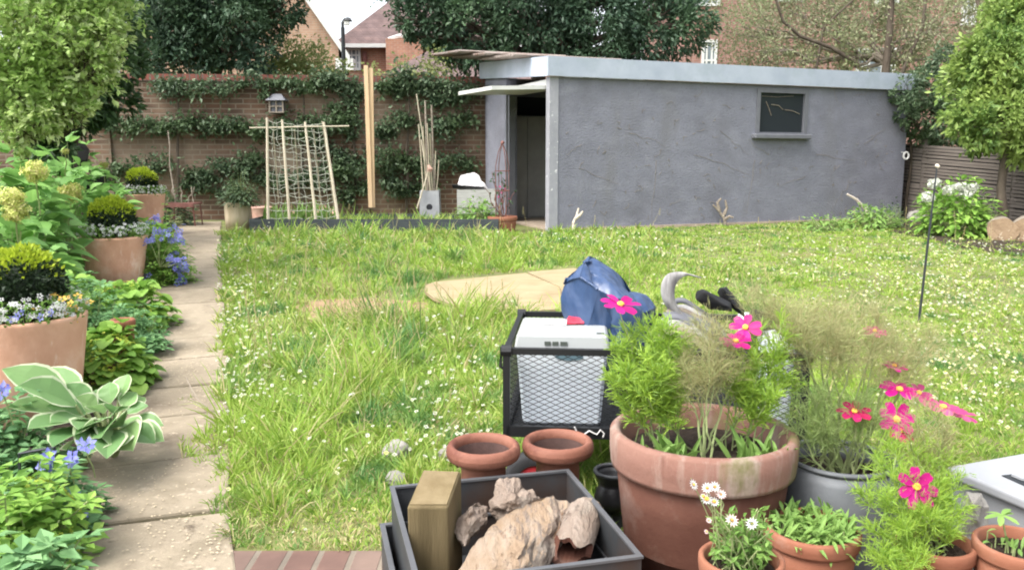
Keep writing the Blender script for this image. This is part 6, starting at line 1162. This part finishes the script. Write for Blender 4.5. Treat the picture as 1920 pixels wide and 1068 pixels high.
feather(t, bs + (-.14, .02, 0), [P(x, y, yB + dy) for x, y, dy in [(1160, 650, 0), (1185, 625, .05), (1215, 612, 0), (1245, 622, -.05), (1275, 640, .05), (1175, 690, -.1), (1215, 680, -.12), (1250, 700, -.1), (1150, 715, -.05), (1200, 740, -.12), (1265, 745, -.05), (1235, 655, .1)]], 46, .09, 7, .028, .0032, 'cosleaf', .0032, .3, .06)
t = thing('cosmos_plant', 'bright green feathery cosmos foliage in the right half of the biggest pot', 'plant', bs + (.16, 0, 0))
feather(t, bs + (.13, .03, 0), [P(x, y, yB + dy) for x, y, dy in [(1400, 640, .05), (1430, 620, 0), (1465, 605, -.05), (1485, 640, 0), (1420, 680, -.08), (1460, 690, -.05), (1390, 720, -.05), (1480, 720, 0), (1440, 745, -.1)]], 34, .09, 7, .028, .0029, 'cosleaf', .0032, .3, .06)
mb = MB(); gt = thing('grass_weeds', 'broad bladed green weeds along the front of the biggest pot', 'weeds', bs + (0, -.15, 0))
for (x, n, h) in [(1215, 9, .13), (1240, 10, .15), (1265, 8, .18), (1290, 7, .12), (1385, 7, .12), (1410, 10, .15), (1440, 10, .13), (1450, 8, .16)]:
    q = P(x, 800, yB - .12); pos = np.array((q[0], yB - .12, bs[2])) + rng.normal(size=(n, 3)) * (.02, .03, 0); ribbons(mb, pos, rdir(n) * .55 + (0, -.1, 1), rdir(n) * .3 + (0, -1, .2), h * rng.uniform(.6, 1.2, n), .016, [.6, 1, .9, .6, .05], (-1, 0, 1), .2, rng.uniform(.1, .8, n))
mb.build('blade', M['weed'], gt)
ts = np.array((TBc[0], TBc[1], TBc[2] + TBh - .055)); yT = TBc[1]
t = thing('fennel', 'large bronze fennel plume billowing above the galvanised tub', 'plant', ts)
feather(t, ts, [P(x, y, yT + dy) for x, y, dy in [(1395, 555, .0), (1430, 562, .05), (1460, 575, 0), (1495, 585, -.05), (1530, 590, .05), (1565, 580, 0), (1610, 600, .05), (1650, 590, .1), (1700, 625, .1), (1750, 640, .05), (1490, 615, -.1), (1550, 625, -.1), (1590, 640, -.1), (1640, 640, 0), (1690, 680, 0)]], 36, .12, 10, .042, .0010, 'fennel', .0045, .62, .03)
t = thing('green_fennel', 'soft green fennel leaves around the rim of the galvanised tub', 'plant', ts + (-.03, -.05, 0))
feather(t, ts + (-.02, -.04, 0), [P(x, y, yT + dy) for x, y, dy in [(1490, 760, -.1), (1520, 740, -.1), (1560, 730, -.1), (1610, 750, -.1), (1640, 740, -.05), (1480, 790, -.1), (1540, 790, -.14), (1640, 790, -.12)]], 30, .10, 8, .03, .0014, 'fennelg', .0045, .3, .05)
t = thing('cosmos_plant', 'bright green cosmos foliage spilling between galvanised tub and small pots', 'plant', P3c + (0, 0, P3h - .03))
b3 = P3c + (0, 0, P3h - .03); y3 = P3c[1]
feather(t, b3 + (-.02, 0, 0), [P(x, y, y3 + dy) for x, y, dy in [(1640, 860, .1), (1670, 830, .1), (1720, 840, .1), (1760, 860, .08), (1620, 920, .0), (1660, 940, -.05), (1700, 900, 0), (1750, 920, 0), (1790, 900, .05), (1800, 960, .0), (1640, 1000, -.05), (1690, 990, -.1), (1740, 970, -.1), (1660, 1050, -.12), (1720, 1050, -.15), (1630, 1055, -.1), (1780, 1000, -.05), (1690, 1070, -.15)]], 34, .085, 7, .024, .0020, 'cosleaf', .003, .3, .05)
t = thing('bronze_fennel_stem', 'dry brown feathery stems behind the lowest cosmos bloom', 'plant', b3 + (.05, .1, 0))
feather(t, b3 + (.04, .09, 0), [P(x, y, y3 + .12) for x, y in [(1720, 760), (1745, 770), (1765, 790), (1700, 800), (1780, 810)]], 26, .07, 8, .03, .0011, 'fennel', .003, .4, .03)
def cosmos(label, px, py, dpx, Y, nrm, mat, base, np_=7, cup=.12):
    c = P(px, py, Y); D = dpx * ppm(Y); fl = thing('cosmos_flower', label, 'flower', c, 'pink cosmos flowers'); n = unit(np.array(nrm, float)); s = unit(np.cross(n, (.3, .8, .2))); u = np.cross(n, s)
    mb = MB(); ang = np.linspace(0, 2 * np.pi, np_, endpoint=False) + rng.normal(size=np_) * .08; d = s * np.cos(ang)[:, None] + u * np.sin(ang)[:, None]; d = unit(d + n * cup * rng.uniform(.3, 1.8, np_)[:, None])
    ribbons(mb, c + d * D * .07, d, np.repeat(n[None], np_, 0) + rdir(np_) * .18, D * .43 * rng.uniform(.9, 1.08, np_), D * .25, [.22, .6, .92, 1, .95, .6], (-1, -.5, 0, .5, 1), .06, .08, .03); mb.build('petal', M[mat], fl, smooth=True)
    mb = MB(); dd = rdir(40); v, f = hull([tuple(c + n * .006 + (q - n * (q @ n) * .4) * D * .095) for q in dd], 1, .001, 200); mb.add(v, f); mb.build('centre', M['disc'], fl)
    mb = MB(); b = np.array(base); p = wob(b, c - n * .004, 8, .006); p[-2] = c - n * .02; tube(mb, p, np.linspace(.0028, .0018, 8), 5); mb.build('stem', M['stem'], fl)
up = lambda x, y, z: (x, y, z)
FLS = [('magenta cosmos flower against the blue tarpaulin bag', 1163, 572, 78, yB, (.15, -.35, 1), 'magenta', bs + (-.12, 0, 0)), ('magenta cosmos flower, upper of the pair above the biggest pot', 1398, 614, 62, yB, (-.3, -.7, .6), 'magenta', bs + (.1, 0, 0)), ('magenta cosmos flower, lower of the pair above the biggest pot', 1379, 641, 66, yB - .05, (0, -.25, 1), 'magenta', bs + (.08, 0, 0)),
       ('magenta cosmos flower seen from the side, topmost over the galvanised tub', 1677, 687, 52, yT, (0, -.12, 1), 'magenta', ts + (.05, 0, 0)), ('wide magenta cosmos flower just below the topmost one over the tub', 1686, 731, 76, yT - .06, (0, -.28, 1), 'magenta', ts + (.06, -.04, 0)), ('dull pink cosmos flower touching the wide magenta one from behind', 1722, 737, 56, yT + .02, (.2, -.5, .8), 'pinkfl', ts + (.08, 0, 0)),
       ('crimson cosmos flower alone at the left of the bloom cluster over the tub', 1602, 772, 64, yT - .1, (-.1, -.4, .9), 'crimson', ts + (.03, -.05, 0)), ('magenta cosmos flower facing front in the middle of the bloom cluster', 1680, 786, 78, yT - .12, (0, -.85, .55), 'magenta', ts + (.06, -.08, 0)), ('crimson cosmos flower directly under the front facing magenta bloom', 1687, 808, 58, yT - .13, (.1, -.5, .8), 'crimson', ts + (.06, -.08, 0)),
       ('pale pink cosmos flower at right of the cluster, nearer the middle', 1768, 764, 78, yT - .04, (.1, -.2, 1), 'pinkfl', ts + (.1, -.02, 0)), ('pink cosmos flower farthest right over the pale lawn', 1803, 777, 60, yT - .02, (.15, -.25, 1), 'pinkfl', ts + (.11, -.02, 0)), ('large magenta cosmos flower, lowest of all, in the green foliage', 1717, 912, 86, y3 - .02, (.1, -.9, .45), 'magenta', b3), ('faint pink cosmos flower up in the fennel plume', 1640, 622, 46, yT + .05, (0, -.3, 1), 'pinkfl', ts + (.04, .03, 0))]
for a in FLS: cosmos(*a)
# daisies, seedlings
b2 = P2c + (0, 0, P2h - .03); y2 = P2c[1]; t = thing('daisy_plant', 'small white and pink daisies leaning out of the front small pot', 'plant', b2); sm = MB(); lm = MB()
for _ in range(60):
    e = P(rng.uniform(1335, 1455), rng.uniform(950, 1050), y2 + rng.uniform(-.06, .06)); p = wob(b2 + rng.normal(size=3) * (.03, .03, 0), e, 5, .008); tube(sm, p, .0016, 4); n = 14; pos = p[rng.integers(1, 5, n)] + rng.normal(size=(n, 3)) * .006; leaves(lm, pos, rdir(n) + (0, 0, .4), rdir(n) + (0, -.4, .6), .026 * rng.uniform(.6, 1.3, n), .010)
fw = MB(); fp = MB(); fc_ = MB()
for k, (x, y, r_) in enumerate([(1300, 908, 9), (1326, 914, 9), (1340, 912, 9), (1325, 935, 9), (1339, 940, 8), (1352, 926, 8), (1372, 975, 11), (1410, 981, 10), (1329, 975, 5), (1324, 996, 4), (1318, 930, 5)]):
    c = P(x, y, y2 - .05); p = wob(b2 + rng.normal(size=3) * (.03, .03, 0), c, 6, .008); tube(sm, p, .0013, 4); D = 2.2 * r_ * ppm(y2); nn = unit(np.array((rng.normal() * .3, -.7, .7))); blossoms(fp if k in (5, 6, 8, 9) else fw, [c], [nn], D, 12, .35); fc_v, fc_f = hull([tuple(c + nn * .003 + rdir(1)[0] * D * .14) for _ in range(14)], 0); fc_.add(fc_v, fc_f)
sm.build('stem', M['stem'], t); lm.build('foliage', M['tinyleaf'], t); fw.build('petal', M['whitefl'], t); m_ = leafm('blush_petal', [(.75, .50, .50), (.82, .68, .66)], .3, .6); fp.build('petal', m_, t); fc_.build('centre', M['disc'], t)
def seedlings(label, c, h, r, n, L, W, hh=.05):
    t = thing('seedlings', label, 'seedlings', c + (0, 0, h)); lm = MB(); a = rng.uniform(0, 2 * np.pi, n); rr = r * np.sqrt(rng.random(n)); pos = np.stack([c[0] + rr * np.cos(a), c[1] + rr * np.sin(a), np.full(n, c[2] + h)], 1) + np.stack([np.zeros(n), np.zeros(n), rng.random(n) * hh], 1)
    ribbons(lm, pos, rdir(n) * .9 + (0, 0, .7), rdir(n) * .4 + (0, -.2, 1), L * rng.uniform(.5, 1.2, n), W, [.2, .7, 1, .8, .05], (-1, 0, 1), .2, rng.uniform(0, .6, n)); lm.build('leaf', M['weed'], t); st_ = MB(); [tube(st_, [p * (1, 1, 0) + (0, 0, c[2] + h - .01), p], .0018, 4) for p in pos[:80]]; st_.build('stem', M['stem'], t)
seedlings('mass of narrow leaved green seedlings filling the small pot before the tub', P1c, P1h - .03, .12, 430, .065, .011, .045)
seedlings('a few thin pale seedlings in the right edge pot', P4c, P4h - .03, .09, 16, .05, .012, .05)
t = thing('tall_seedling', 'single taller pale seedling standing in the right edge pot', 'seedling', P4c + (-.03, 0, P4h - .03)); e = P(1878, 965, P4c[1]); mb = MB(); tube(mb, wob(P4c + (-.03, 0, P4h - .04), e, 5, .004), .0025, 5); mb.build('stem', M['stem'], t); mb = MB(); ribbons(mb, np.repeat(e[None], 6, 0), rdir(6) * (1, 1, .3) + (0, 0, .2), rdir(6) * .2 + (0, 0, 1), .05, .018, RND, (-1, 0, 1), .1, .2); mb.build('leaf', M['weed'], t)
lump('pale_stone', 'rough pinkish stone between the small pots and the grey storage box', 'stone', [(1800, 950, 2.62), (1812, 920, 2.65), (1840, 925, 2.65), (1855, 950, 2.62), (1850, 975, 2.6), (1805, 975, 2.6), (1825, 945, 2.54), (1830, 950, 2.75), (1805, 1060, 2.6), (1855, 1060, 2.6), (1830, 1060, 2.72)], 'stone', 3, .01, 16, 3, 0, False, 0)
for o in bpy.data.objects:
    if "_o" in o: del o["_o"]
